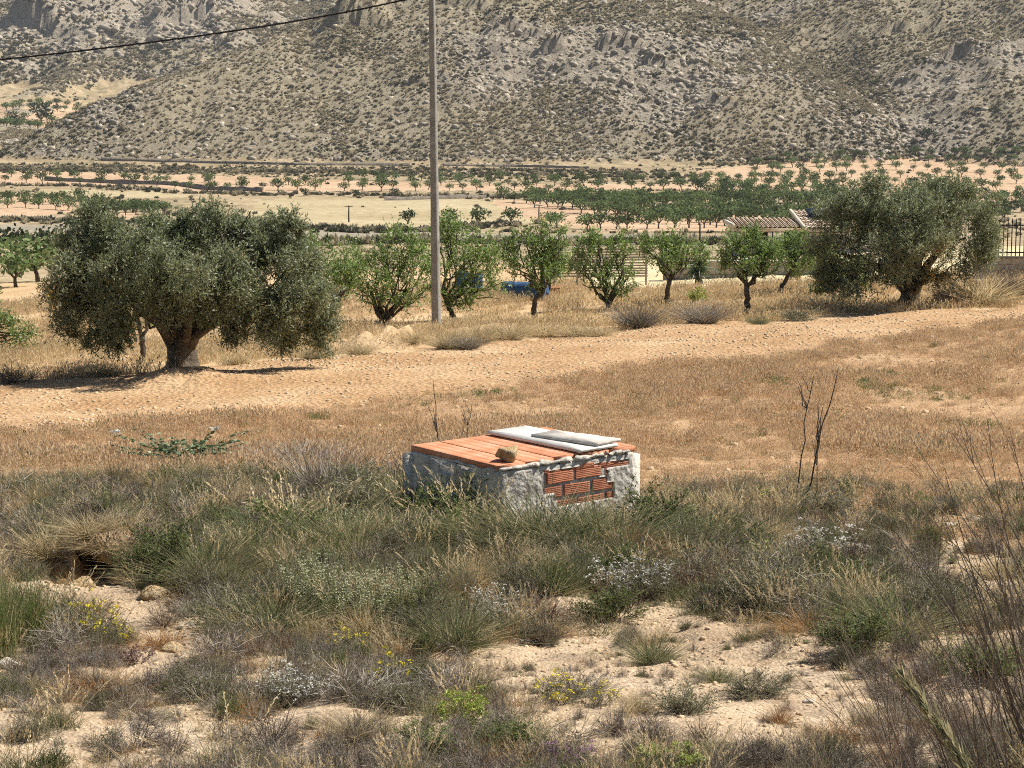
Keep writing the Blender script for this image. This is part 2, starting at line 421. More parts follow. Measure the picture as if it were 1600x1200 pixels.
def mat_soil(name, base, dark, light, veg=None, vegamt=0.0, s1=0.7, s2=14.0, bump=0.5, dist=0.03, gran=40.0):
    """earth: broad patches, grit, and cover colour in noise patches"""
    m, nt, N, L = new_mat(name)
    tc = nd(N, 'ShaderNodeTexCoord')
    def noise(s, d, rgh=0.6):
        n = nd(N, 'ShaderNodeTexNoise'); n.inputs['Scale'].default_value = s; n.inputs['Detail'].default_value = d; n.inputs['Roughness'].default_value = rgh
        L.new(tc.outputs['Object'], n.inputs['Vector']); return n
    a = noise(s1, 5); b_ = noise(s2, 6, 0.7)
    r1 = ramp(N, [(0.3, dark), (0.5, base), (0.72, light)]); L.new(a.outputs['Fac'], r1.inputs[0])
    r2 = ramp(N, [(0.25, (0.55, 0.5, 0.45)), (0.5, (0.97, 0.97, 0.97)), (0.75, (1.2, 1.2, 1.2))]); L.new(b_.outputs['Fac'], r2.inputs[0])
    mx = nd(N, 'ShaderNodeMix', data_type='RGBA', blend_type='MULTIPLY'); mx.inputs[0].default_value = 1.0
    L.new(r1.outputs[0], mx.inputs[6]); L.new(r2.outputs[0], mx.inputs[7]); out = mx.outputs[2]
    if veg is not None:
        c = noise(s1*2.3, 8, 0.75); rr = ramp(N, [(0.62-vegamt*0.5, (0, 0, 0)), (0.72-vegamt*0.5, (1, 1, 1))]); L.new(c.outputs['Fac'], rr.inputs[0])
        m2 = nd(N, 'ShaderNodeMix', data_type='RGBA'); L.new(rr.outputs[0], m2.inputs[0]); L.new(out, m2.inputs[6]); m2.inputs[7].default_value = (*veg, 1); out = m2.outputs[2]
    p = nd(N, 'ShaderNodeBsdfPrincipled'); p.inputs['Roughness'].default_value = 0.95; p.inputs['Specular IOR Level'].default_value = 0.1
    L.new(out, p.inputs['Base Color'])
    v = nd(N, 'ShaderNodeTexVoronoi'); v.inputs['Scale'].default_value = gran; L.new(tc.outputs['Object'], v.inputs['Vector'])
    ad = nd(N, 'ShaderNodeMath', operation='ADD'); L.new(v.outputs['Distance'], ad.inputs[0]); L.new(b_.outputs['Fac'], ad.inputs[1])
    bp = nd(N, 'ShaderNodeBump'); bp.inputs['Strength'].default_value = bump; bp.inputs['Distance'].default_value = dist
    L.new(ad.outputs[0], bp.inputs['Height']); L.new(bp.outputs[0], p.inputs['Normal'])
    o = nd(N, 'ShaderNodeOutputMaterial'); L.new(p.outputs[0], o.inputs[0]); return m
# ------------------------------------------------------------------ land sheets
M = {}
M['scrub_soil'] = mat_soil('scrub_soil', (0.48,0.36,0.235), (0.36,0.26,0.165), (0.57,0.455,0.325), veg=(0.30,0.225,0.15), vegamt=0.2, s1=1.1, s2=26, bump=0.5, dist=0.02, gran=60)
M['field_soil'] = mat_soil('field_soil', (0.43,0.275,0.15), (0.36,0.225,0.12), (0.50,0.345,0.205), veg=(0.37,0.245,0.135), vegamt=0.2, s1=0.5, s2=14, bump=0.6, dist=0.04, gran=24)
M['path_soil'] = mat_soil('path_soil', (0.47,0.30,0.16), (0.39,0.235,0.115), (0.55,0.385,0.225), s1=0.45, s2=9, bump=0.8, dist=0.06, gran=11)
M['orchard_soil'] = mat_soil('orchard_soil', (0.52,0.36,0.20), (0.44,0.28,0.15), (0.58,0.44,0.27), veg=(0.40,0.29,0.15), vegamt=0.15, s1=0.3, s2=8, bump=0.5, dist=0.05, gran=9)
M['yard_gravel'] = mat_soil('yard_gravel', (0.60,0.50,0.30), (0.52,0.43,0.26), (0.66,0.56,0.37), s1=0.4, s2=8, bump=0.4, dist=0.03, gran=12)
M['valley_soil'] = mat_soil('valley_soil', (0.36,0.275,0.165), (0.26,0.205,0.12), (0.45,0.355,0.225), veg=(0.21,0.175,0.10), vegamt=0.25, s1=0.05, s2=0.6, bump=0.5, dist=0.4, gran=0.5)
M['straw'] = mat_soil('straw_field', (0.40,0.325,0.19), (0.34,0.265,0.15), (0.45,0.375,0.235), veg=(0.40,0.32,0.17), vegamt=0.05, s1=0.035, s2=0.4, bump=0.3, dist=0.3, gran=0.6)
M['grove_soil'] = mat_soil('grove_soil', (0.47,0.325,0.205), (0.40,0.27,0.165), (0.52,0.38,0.255), veg=(0.38,0.30,0.16), vegamt=0.08, s1=0.05, s2=0.5, bump=0.4, dist=0.3, gran=0.6)
M['riverbed'] = mat_soil('riverbed_gravel', (0.29,0.25,0.185), (0.23,0.20,0.145), (0.35,0.305,0.225), veg=(0.20,0.18,0.11), vegamt=0.12, s1=0.04, s2=0.5, bump=0.4, dist=0.3, gran=0.6)

def mat_mountain():
    m, nt, N, L = new_mat('mountain_slope')
    tc = nd(N, 'ShaderNodeTexCoord')
    def noise(s, d, rgh=0.6):
        n = nd(N, 'ShaderNodeTexNoise'); n.inputs['Scale'].default_value = s; n.inputs['Detail'].default_value = d; n.inputs['Roughness'].default_value = rgh
        L.new(tc.outputs['Object'], n.inputs['Vector']); return n
    rk = nd(N, 'ShaderNodeAttribute', attribute_name='rock')
    a = noise(0.25, 7, 0.7); earth = ramp(N, [(0.3, (0.19,0.155,0.10)), (0.5, (0.34,0.285,0.19)), (0.7, (0.44,0.38,0.27))]); L.new(a.outputs['Fac'], earth.inputs[0])
    b = noise(0.45, 8, 0.75); stone = ramp(N, [(0.3, (0.16,0.13,0.095)), (0.48, (0.33,0.28,0.21)), (0.7, (0.47,0.405,0.31))]); L.new(b.outputs['Fac'], stone.inputs[0])
    c = noise(0.3, 8, 0.8)
    s = nd(N, 'ShaderNodeMath', operation='MULTIPLY_ADD'); L.new(c.outputs['Fac'], s.inputs[0]); s.inputs[1].default_value = 2.6; L.new(rk.outputs['Fac'], s.inputs[2])
    rr = ramp(N, [(0.0, (0,0,0)), (1.0, (1,1,1))]); s2 = nd(N, 'ShaderNodeMapRange'); s2.inputs['From Min'].default_value = 1.35; s2.inputs['From Max'].default_value = 1.75
    L.new(s.outputs[0], s2.inputs['Value'])
    mx = nd(N, 'ShaderNodeMix', data_type='RGBA'); L.new(s2.outputs[0], mx.inputs[0]); L.new(earth.outputs[0], mx.inputs[6]); L.new(stone.outputs[0], mx.inputs[7])
    p = nd(N, 'ShaderNodeBsdfPrincipled'); p.inputs['Roughness'].default_value = 0.95; p.inputs['Specular IOR Level'].default_value = 0.1
    L.new(mx.outputs[2], p.inputs['Base Color'])
    e = noise(0.7, 8, 0.75); bp = nd(N, 'ShaderNodeBump'); bp.inputs['Strength'].default_value = 1.0; bp.inputs['Distance'].default_value = 1.4
    L.new(e.outputs['Fac'], bp.inputs['Height']); L.new(bp.outputs[0], p.inputs['Normal'])
    o = nd(N, 'ShaderNodeOutputMaterial'); L.new(p.outputs[0], o.inputs[0]); return m
M['mountain'] = mat_mountain()

YARD = [(2.5, 63.5), (30, 62.0), (34, 100), (2.5, 100)]
Z_STRAW = [gpoly(p) for p in ([(395,318),(440,308),(560,309),(680,306),(760,316),(800,330),(850,345),(760,352),(640,356),(560,364),(430,352),(385,338)],
                              [(860,312),(1010,312),(1110,316),(1110,322),(980,320),(860,318)], [(0,440),(60,430),(60,460),(0,470)], [(60,296),(250,302),(330,309),(230,309),(60,303)])]
Z_GROVE = [gpoly(p) for p in ([(-150,266),(300,274),(600,284),(1000,288),(1300,286),(1300,298),(1000,300),(600,298),(330,300),(200,292),(-150,284)],
                              [(760,312),(900,320),(1050,324),(1400,332),(1400,368),(1000,364),(860,348),(790,330)],
                              [(1090,268),(1200,250),(1300,243),(1420,233),(1760,238),(1760,322),(1500,318),(1300,290),(1090,286)],
                              [(-150,322),(20,306),(110,312),(130,330),(60,336),(-150,340)], [(160,330),(250,328),(250,342),(160,345)],
                              [(-100,165),(120,160),(215,165),(150,205),(-100,225)])]
Z_RIVER = [gpoly(p) for p in ([(300,366),(480,354),(700,360),(1150,372),(1150,386),(900,390),(480,376),(300,382)], [(-150,352),(150,350),(150,362),(-150,366)])]

ncol = 400
rows = [1.5]
while rows[-1] < 1560:
    y = rows[-1]
    rows.append(y + (max(0.05, 0.0088*y) if y < 655 else (1.6 if y < 960 else 4.0)))
rows = np.array(rows); u = np.linspace(-1, 1, ncol)
X = u[None]*(0.42*rows[:, None]+7); Y = np.repeat(rows[:, None], ncol, 1)
X = X + 0.0
Zg = H(X.ravel(), Y.ravel()).reshape(X.shape)
nr = len(rows)
V = np.stack([X, Y, Zg], -1).reshape(-1, 3)
ii = (np.arange(nr-1)[:, None]*ncol+np.arange(ncol-1)[None]).ravel()
F = np.stack([ii, ii+1, ii+ncol+1, ii+ncol], -1)
C = V[F].mean(1); cx, cy = C[:, 0], C[:, 1]
wx = cx + 0.5*fbm(cx/0.9, cy/0.9, 90, 3)*np.clip(cy/30, 0.5, 6); wy = cy + 1.2*fbm(cx/1.1, cy/1.1, 91, 3)*np.clip(cy/30, 0.4, 6)
cls = np.full(len(F), 'valley', dtype=object)
cls[cy < 90] = 'orchard_ground'
nearm = cy < 64
cls[nearm & in_poly(wx, wy, FIELD)] = 'dry_field'
cls[nearm & in_poly(wx, wy, PATH)] = 'stony_path'
sc_ = cy < 16
fl = in_poly(wx, wy, FIELD)
cls[(cy < 34) & ~fl & ~in_poly(wx, wy, PATH)] = 'foreground_ground'
cls[(cy > 62) & (cy < 100) & in_poly(wx, wy, YARD)] = 'yard'
vm = (cy > 90) & (cy < 1260)
for pl in Z_STRAW: cls[vm & in_poly(wx, wy, pl)] = 'straw_field'
for pl in Z_GROVE: cls[vm & in_poly(wx, wy, pl)] = 'orchard_soil'
for pl in Z_RIVER: cls[vm & in_poly(wx, wy, pl)] = 'riverbed'
flat_ = ZC - np.interp(np.log(cy+4), _gl, _gd)
mm = (cy > 650) & (C[:, 2] > flat_+1.8)
cls[(cy > 655) & mm] = 'mountain'
cls[cy > 1290] = 'mountain'
rockv = rock_zone(V[:, 0], V[:, 1])
for nm, mk in (('foreground_ground', 'scrub_soil'), ('dry_field', 'field_soil'), ('stony_path', 'path_soil'), ('orchard_ground', 'orchard_soil'), ('yard', 'yard_gravel'),
               ('valley', 'valley_soil'), ('straw_field', 'straw'), ('orchard_soil', 'grove_soil'), ('riverbed', 'riverbed'), ('mountain', 'mountain')):
    f = F[cls == nm]
    if len(f) == 0: continue
    uq, inv = np.unique(f.ravel(), return_inverse=True)
    me = mk_mesh(nm, V[uq], [inv.reshape(-1, 4)], M[mk], smooth=True)
    if nm == 'mountain':
        a = me.attributes.new('rock', 'FLOAT', 'POINT'); a.data.foreach_set('value', rockv[uq].astype(np.float32))
    tag(obj(nm, me), kind='structure')
# ------------------------------------------------------------------ foliage and bark materials
M['olive_leaf'] = mat_leaf('olive_leaf', [(0.0, (0.115,0.135,0.055)), (0.4, (0.20,0.225,0.105)), (0.70, (0.30,0.325,0.18)), (0.86, (0.44,0.46,0.30)), (0.95, (0.40,0.33,0.11)), (1.0, (0.50,0.32,0.07))], trans=0.5, objvar=0.05, gloss=0.05)
M['almond_leaf'] = mat_leaf('almond_leaf', [(0.0, (0.115,0.17,0.04)), (0.5, (0.195,0.285,0.065)), (0.85, (0.28,0.36,0.10)), (1.0, (0.40,0.37,0.13))], trans=0.52, objvar=0.12, gloss=0.05)
M['far_leaf'] = mat_leaf('far_leaf', [(0.0, (0.07,0.10,0.04)), (0.6, (0.12,0.165,0.065)), (1.0, (0.19,0.235,0.10))], trans=0.35, objvar=0.38, gloss=0)
M['dark_leaf'] = mat_leaf('dark_leaf', [(0.0, (0.03,0.045,0.022)), (0.6, (0.05,0.07,0.033)), (1.0, (0.085,0.105,0.055))], trans=0.2, objvar=0.15, gloss=0)
M['bark'] = mat_rough('bark', [(0.3, (0.045,0.035,0.026)), (0.55, (0.10,0.08,0.06)), (0.8, (0.19,0.16,0.125))], scale=9, bump=0.8, bscale=22, dist=0.03)
M['olive_bark'] = mat_rough('olive_bark', [(0.3, (0.06,0.05,0.038)), (0.55, (0.14,0.115,0.085)), (0.8, (0.24,0.205,0.16))], scale=5, bump=0.9, bscale=14, dist=0.05)
M['far_bark'] = mat_plain('far_bark', (0.11,0.085,0.06), rough=0.9)
M['tussock'] = mat_leaf('tussock_straw', [(0.0, (0.29,0.245,0.16)), (0.5, (0.44,0.375,0.25)), (1.0, (0.57,0.50,0.355))], trans=0.3, objvar=0.25, gloss=0)
M['hill_shrub'] = mat_leaf('hill_shrub', [(0.0, (0.08,0.08,0.048)), (0.5, (0.145,0.138,0.085)), (1.0, (0.23,0.21,0.135))], trans=0.2, objvar=0.35, gloss=0)
M['hill_rock'] = mat_rough('hill_rock', [(0.3, (0.19,0.16,0.12)), (0.5, (0.35,0.30,0.23)), (0.75, (0.49,0.43,0.335))], scale=1.5, detail=3, bump=0.0, objvar=0.25)

rng = np.random.default_rng(11)
# ------------------------------------------------------------------ mountain cover (uncountable)
def clump(n, l, w, up, seed, mat, name):
    r = np.random.default_rng(seed); d = rand_dirs(n, r); d[:, 2] = np.abs(d[:, 2])*1.0+up*0.3
    d = unit(d); c = d*np.array([0.5, 0.5, 0.38])*r.uniform(0.25, 0.9, (n, 1)); ax = unit(d*0.8+np.array([0, 0, up])+0.5*rand_dirs(n, r))
    b = MB(); V_, F_ = leaves(c-ax*l*0.4, ax, l*r.uniform(0.7, 1.3, n), w, r, N=unit(rand_dirs(n, r)+np.cross(d, ax)*0.3)); b.add(V_, F_, r.random(n))
    return proto(name, b.mesh(name, mat))
P_tus = [clump(46, 0.62, 0.26, 0.8, 100+k, M['tussock'], 'tussock') for k in range(3)]
P_shr = [clump(52, 0.5, 0.34, 0.25, 110+k, M['hill_shrub'], 'shrub') for k in range(3)]
P_rok = [proto('rock', rock_mesh('rock', M['hill_rock'], 120+k, sub=1, flat=0.55, cut=7, rough=0.25)) for k in range(4)]

def spread(n, x0, x1, y0, y1, seed):
    r = np.random.default_rng(seed); return r.uniform(x0, x1, n), r.uniform(y0, y1, n), r
def hill_pts(n, x0, x1, y0, y1, seed):
    x, y, r = spread(n, x0, x1, y0, y1, seed)
    z = H(x, y); flat = ZC - np.interp(np.log(y+4), _gl, _gd)
    return x, y, z, r, (z > flat+1.0)
def hill_scatter(name, label, cat, n_front, n_right, n_left, dens, protos, s0, s1, sink, seed, tilt=0.2, pw=2):
    xs, ys, zs, sc = [], [], [], []
    for (n, x0, x1, y0, y1, f) in ((n_front, -215, 150, 676, 835, 1.0), (n_right, 60, 320, 680, 960, 1.05), (n_left, -480, -70, 1180, 1520, 1.9)):
        x, y, z, r, ok = hill_pts(n, x0, x1, y0, y1, seed+len(xs))
        ok &= (np.abs(x) < 0.30*y+12) & (r.random(n) < dens(x, y))
        # leave out what lies behind the crest lines
        vis = z > ZC - 40
        ok &= vis
        k = ok.sum(); xs.append(x[ok]); ys.append(y[ok]); zs.append(z[ok]); sc.append(f*(s0+(s1-s0)*r.random(k)**pw))
    x, y, z, s = map(np.concatenate, (xs, ys, zs, sc)); n = len(x); r = np.random.default_rng(seed+50)
    rot = np.stack([r.uniform(-tilt, tilt, n), r.uniform(-tilt, tilt, n), r.uniform(0, 6.28, n)], -1)
    return scatter(name, np.stack([x, y, z-sink*s], -1), rot, s, r.integers(0, len(protos), n), protos, label, cat)
patch = lambda x, y, s, k: sstep(-0.12, 0.22, fbm(x/s, y/s, k, 4))
hill_scatter('tussock_cover', 'straw coloured grass tussocks scattered over the mountain slopes', 'grass', 46000, 34000, 42000,
             lambda x, y: np.clip(0.35+0.65*patch(x, y, 38, 201)-0.7*sstep(0.15, 0.7, rock_zone(x, y)), 0.05, 1), P_tus, 0.7, 1.75, 0.05, 300)
hill_scatter('shrub_cover', 'low dark green shrubs scattered over the mountain slopes', 'shrubs', 21000, 14000, 32000,
             lambda x, y: np.clip(0.08+0.85*patch(x, y, 30, 222)**1.5-0.35*sstep(0.3, 0.8, rock_zone(x, y))+0.25*((x-140)*0.86+(y-712)*0.51 > 4)*(x > 40), 0.06, 1), P_shr, 0.4, 2.1, 0.05, 330, pw=2.8)
hill_scatter('rock_cover', 'grey limestone boulders scattered over the mountain slopes', 'rocks', 30000, 20000, 22000,
             lambda x, y: np.clip(0.18+0.9*sstep(-0.1, 0.6, rock_zone(x, y)), 0, 1), P_rok, 0.3, 2.4, 0.2, 360, tilt=0.5, pw=4)

g = np.array([pix(1085, 8), pix(1200, 72), pix(1300, 150), pix(1385, 205)]); r = np.random.default_rng(71); t = r.uniform(0, 2.999, 1500); i = t.astype(int); f = (t-i)[:, None]; q = g[i]*(1-f)+g[i+1]*f+r.normal(size=(1500, 2))*np.array([2.2, 2.2])
scatter('ridge_grass', np.stack([q[:, 0], q[:, 1], H(q[:, 0], q[:, 1])], -1), np.stack([np.zeros(1500), np.zeros(1500), r.uniform(0, 6.3, 1500)], -1), r.uniform(.8, 1.6, 1500), r.integers(0, 3, 1500), P_tus, 'yellow grass band running down the edge of the mountain spur', 'grass')
# low scrub and weeds between the valley fields
x, y, r = spread(42000, -260, 260, 95, 690, 400)
ok = (np.abs(x) < 0.30*y+6)
zn = np.zeros(len(x), bool)
for pl in Z_STRAW+Z_GROVE+Z_RIVER: zn |= in_poly(x, y, pl)
ok &= (r.random(len(x)) < np.where(zn, 0.012, 0.75*patch(x, y, 22, 240)+0.05)) & (r.random(len(x)) < np.clip(y/500, 0.15, 1))
x, y = x[ok], y[ok]; n = len(x); z = H(x, y)
scatter('valley_scrub', np.stack([x, y, z], -1), np.stack([np.zeros(n), np.zeros(n), r.uniform(0, 6.3, n)], -1), r.uniform(0.4, 1.5, n)*np.clip(y/420, 0.5, 1),
        r.integers(0, 6, n), P_tus+P_shr, 'low weeds and scrub between the valley fields', 'scrub')

# scrub hedges that line the field edges
hx, hy = [], []
for pts, w_, n_ in ([[(-20,262),(200,262),(480,270),(760,275),(1090,276)], 7, 900], [[(-20,270),(300,268),(700,268),(1050,270)], 6, 900], [[(330,303),(560,304),(760,308),(900,310)], 4, 240], [[(0,290),(150,294),(300,302),(420,306)], 3, 160], [[(380,342),(480,356),(560,366),(700,358),(800,350)], 5, 260],
                    [[(0,345),(100,346),(220,348)], 4, 120], [[(480,378),(640,382),(900,388),(1140,384)], 4, 220], [[(1100,258),(1250,243),(1400,228),(1600,230)], 5, 420], [[(0,150),(120,150),(230,155)], 12, 200]):
    g = np.array([pix(*p) for p in pts]); t = r.uniform(0, len(g)-1.001, n_); i = t.astype(int); f = (t-i)[:, None]; q = g[i]*(1-f)+g[i+1]*f+r.normal(size=(n_, 2))*np.array([w_*.5, w_]); hx.append(q[:, 0]); hy.append(q[:, 1])
hx, hy = np.concatenate(hx), np.concatenate(hy); n = len(hx)
scatter('hedge_scrub', np.stack([hx, hy, H(hx, hy)], -1), np.stack([np.zeros(n), np.zeros(n), r.uniform(0, 6.3, n)], -1), r.uniform(0.6, 2.0, n), r.choice(6, n, p=[.1, .1, .1, .24, .23, .23]), P_tus+P_shr, 'dark scrub lining the edges of the valley fields', 'scrub')

# ------------------------------------------------------------------ distant trees
def far_tree(name, seed, leafm, h=3.1, w=2.05, trunk=0.72, nl=230, ls=0.5):
    r = np.random.default_rng(seed); b = MB(); lb = MB()
    f = np.array([[0, 0, -0.15], [0.05, 0.02, trunk*0.6], [r.uniform(-.15, .15), r.uniform(-.1, .1), trunk]])
    add_tube(b, f, [0.16, 0.12, 0.11], 5, mi=1)
    lob = []
    for k in range(5):
        a = k*1.257+r.uniform(-.4, .4); p = np.array([math.cos(a)*w*0.5, math.sin(a)*w*0.5, trunk+(h-trunk)*r.uniform(0.38, 0.62)])
        add_tube(b, np.array([f[-1], (f[-1]+p)/2+[0, 0, -.05], p]), [0.09, 0.06, 0.03], 4, mi=1, cap=False); lob.append((p, r.uniform(0.45, 0.68)*w))
    lob.append((np.array([0, 0, trunk+(h-trunk)*0.66]), 0.6*w))
    k = r.integers(0, len(lob), nl); c = np.array([lob[i][0] for i in k]); rr = np.array([lob[i][1] for i in k])[:, None]
    d = rand_dirs(nl, r); p = c+d*rr*np.array([1, 1, 0.72])*r.uniform(0.35, 1.05, (nl, 1)); p[:, 2] = np.maximum(p[:, 2], trunk*0.75)
    ax = unit(d+0.8*rand_dirs(nl, r)); V_, F_ = leaves(p-ax*ls*0.4, ax, ls*r.uniform(0.6, 1.3, nl), ls*0.62, r); lb.add(V_, F_, r.random(nl)); b.add(V_, F_, r.random(nl))
    tk = MB(); tk.V = b.V[:-1]; tk.F4 = [f for f, q in zip(b.F4, b.M4) if q[0] == 1]; tk.R4 = [f for f, q in zip(b.R4, b.M4) if q[0] == 1]; tk.M4 = [q*0 for q in b.M4 if q[0] == 1]; tk.F3, tk.R3, tk.M3 = b.F3, b.R3, [q*0 for q in b.M3]
    return b.mesh(name, [leafm, M['far_bark']]), lb.mesh(name+'_crown', leafm), tk.mesh(name+'_trunk', M['far_bark'])
def put_tree(name, tm, label, loc, rz, scl, group=None):
    o = thing(name, label, 'tree', loc, rz, group); o.scale = scl; obj('crown', tm[1], o); obj('trunk', tm[2], o); return o
ALM = [far_tree('almond_tree', 500+k, M['far_leaf']) for k in range(5)]
DRK = [far_tree('carob_tree', 520+k, M['dark_leaf'], h=3.3, w=2.0, trunk=0.35, nl=220, ls=0.5) for k in range(3)]

cand = []        # (x, y, scale, kind)
r = np.random.default_rng(77)
ORD = ['first', 'second', 'third', 'fourth', 'fifth', 'sixth', 'seventh']
def row(px0, py0, px1, py1, sp, grove, hpx=None, s=(0.68, 1.22), jx=5, jy=1.0, skip=0.06, ri=''):
    n = int(abs(px1-px0)/sp)
    for i in range(n+1):
        if r.random() < skip: continue
        t = i/max(n, 1); px = px0+(px1-px0)*t+r.uniform(-jx, jx); py = py0+(py1-py0)*t+r.uniform(-jy, jy)
        x, y = pix(px, py)
        if grove == 'upper' and y < 830: continue
        cand.append((x, y, r.uniform(*s)*(1.0 if hpx is None else hpx*y/FPX/3.2), (grove, ri)))
row(-20, 283, 330, 296, 27, 'row'); row(330, 297, 1300, 299, 26, 'row'); row(-20, 278, 330, 285, 34, 'row'); row(330, 287, 1300, 291, 24, 'row'); row(540, 281, 1300, 284, 24, 'row')
for k in range(7): row(770+k*34, 313+k*5.0, 1330, 316+k*7.2, 19, 'block', s=(0.85, 1.38), jx=4, skip=0.07, ri=ORD[k]+' row from the back')
row(745, 352, 860, 352, 40, 'edge', s=(0.95, 1.2)); row(870, 354, 1120, 360, 22, 'edge', s=(0.95, 1.2))
for k, (ya, yb) in enumerate(((252, 240), (262, 251), (272, 263), (281, 276), (290, 288), (298, 300), (304, 311))): row(1110+(6-k)*16, ya, 1610, yb, 25, 'terrace', s=(0.6, 1.2), jx=8, ri=ORD[k]+' row from the top')
for k in range(3): row(-10, 314+k*7, 120+k*30, 313+k*8, 22, 'left', s=(0.8, 1.1), ri=ORD[k]+' left hand row')
for k in range(3): row(165, 330+k*5, 255, 326+k*5, 14, 'left', s=(0.85, 1.1), jx=3, ri=ORD[k]+' right hand row')
for k in range(6): row(-5, 172+k*9, 215-k*22, 165+k*9, 13, 'upper', s=(1.0, 1.6), jx=5, jy=2, ri=ORD[k]+' row')
for k in range(3): row(1330, 330+k*9, 1620, 322+k*12, 26, 'behind', s=(0.9, 1.2), ri=ORD[k]+' row')
GR = {'row': ('almond tree in the long rows on pink soil below the mountain', 'almond rows at the mountain foot'),
      'block': ('almond tree in the dense green block of orchard right of the straw field', 'dense almond block in the valley'),
      'edge': ('almond tree in the front line before the dense orchard block', 'front line of the orchard block'),
      'terrace': ('almond tree on the terraced pink orchard at the right below the mountain', 'terraced almond orchard'),
      'left': ('almond tree in the small grove left behind the big olive', 'grove left in the valley'),
      'upper': ('small tree in the far grove beside the mountain spur at upper left', 'far upper grove'),
      'behind': ('almond tree in the valley grove just behind the right olive', 'valley trees behind the right olive')}
SHORT = {'block': 'almond tree, %s, in the dense valley orchard', 'terrace': 'almond tree, %s, on the right pink terraces', 'left': 'almond tree, %s, in the grove behind the big olive',
         'behind': 'almond tree, %s, in the grove behind the right olive', 'upper': 'small tree, %s, in the far upper left grove'}
cand.sort(key=lambda c: c[1])
for i, (x, y, s, g) in enumerate(cand[:300]):
    g, rowi = g; lab = GR[g][0]
    if rowi: lab = SHORT[g] % rowi
    put_tree('almond_tree', ALM[int(r.integers(0, 5))], lab, (x, y, gz(x, y)), r.uniform(0, 6.28), (s, s, s*r.uniform(0.85, 1.1)), GR[g][1])
rest = cand[300:]
if rest:
    a = np.array([(c[0], c[1], c[2]) for c in rest]); n = len(a); z = H(a[:, 0], a[:, 1])
    scatter('distant_trees', np.stack([a[:, 0], a[:, 1], z], -1), np.stack([np.zeros(n), np.zeros(n), r.uniform(0, 6.3, n)], -1), a[:, 2], r.integers(0, 5, n),
            [proto('almond', m[0]) for m in ALM], 'most distant almond trees of the valley groves', 'trees')
DK = [(637,349,27,'rounded dark evergreen bush tree at the straw field edge, left of the pole'), (703,348,26,'rounded dark evergreen bush tree at the straw field edge, right of the pole'),
      (745,327,11,'lone small bush standing in the middle of the straw field'), (475,306,15,'dark bush in the hedge line above the left end of the straw field'),
      (65,196,34,'tall dark pine beside the far upper left grove'), (1448,218,24,'dark pine at the foot of the right mountain slope'), (555,307,14,'dark bush above the straw field, below the almond rows'),
      (617,306,15,'dark bush above the straw field, just left of the pole'), (872,308,17,'dark round tree at the top of the dense orchard'), (1000,311,17,'dark round tree above the right part of the dense orchard'),
      (1090,300,20,'grey green rounded tree in the orchard above the house'), (508,364,11,'small dark shrub by the dry riverbed right of the big olive'), (780,348,10,'low dark shrub at the right end of the straw field'),
      (20,190,22,'dark tree at the left picture edge in the far grove'), (140,135,12,'dark shrub on the rear slope above the far grove'), (1425,295,20,'dark round tree among the right terraces'), (1570,340,34,'green tree directly right of the right olive')]
for i, (px, py, hp, lab) in enumerate(DK):
    x, y = pix(px, py); s = hp*y/FPX/3.3
    put_tree('evergreen_tree', DRK[i % 3], lab, (x, y, gz(x, y)), r.uniform(0, 6), (s, s, s))
# mid-distance trees left of the big olive
MIDT = [(25,448,62,0,'green bush tree low at the left picture edge'), (60,440,78,0,'green tree behind the left side of the big olive'), (18,395,45,1,'grey green tree at the left edge above the dry grass'),
        (75,385,40,1,'small tree above and left of the big olive crown'), (-10,425,60,0,'green tree cut by the left picture edge'), (120,372,34,1,'grey green tree behind the top left of the big olive')]
for i, (px, py, hp, k, lab) in enumerate(MIDT):
    x, y = pix(px, py); s = hp*y/FPX/3.2
    put_tree('valley_tree', (ALM if k == 0 else DRK)[i % 3], lab, (x, y, gz(x, y)), r.uniform(0, 6), (s*1.2, s*1.2, s))

# field walls and small poles in the valley
M['field_stone'] = mat_rough('field_stone', [(0.3, (0.16,0.13,0.10)), (0.7, (0.34,0.29,0.22))], scale=0.8, bump=0.6, bscale=2, dist=0.3)
def field_wall(pts, h, lab, w=1.2):
    g = [pix(*p) for p in pts]; P = []
    for a, b in zip(g[:-1], g[1:]):
        for t in np.linspace(0, 1, 10, endpoint=False): P.append((a[0]+(b[0]-a[0])*t, a[1]+(b[1]-a[1])*t))
    P.append(g[-1]); P = np.array(P); z = H(P[:, 0], P[:, 1]); rr = np.random.default_rng(5)
    top = z+h*rr.uniform(0.75, 1.15, len(P))
    n = len(P); V_ = np.concatenate([np.stack([P[:, 0], P[:, 1]-w/2, z-0.6], -1), np.stack([P[:, 0], P[:, 1]-w/2+.2, top], -1), np.stack([P[:, 0], P[:, 1]+w/2-.2, top], -1), np.stack([P[:, 0], P[:, 1]+w/2, z-0.6], -1)])
    F_ = []
    for k in range(3):
        i = np.arange(n-1); F_.append(np.stack([k*n+i, k*n+i+1, (k+1)*n+i+1, (k+1)*n+i], -1))
    tag(obj('field_wall', mk_mesh('field_wall', V_, [np.concatenate(F_)], M['field_stone'])), lab, 'wall')
field_wall([(70,281),(160,284),(260,290),(330,296),(410,300)], 1.3, 'long low dark stone terrace wall below the left almond row')
field_wall([(160,250),(300,253),(480,258),(640,259)], 0.9, 'thin pale terrace wall at the mountain foot, left of the pole')
field_wall([(690,259),(800,260),(920,263)], 0.8, 'thin pale terrace wall at the mountain foot, right of the pole')
field_wall([(600,311),(690,310),(760,309)], 1.0, 'short earth coloured wall at the back of the straw field')
M['dark_wood'] = mat_plain('dark_wood', (0.05,0.045,0.04), rough=0.85)
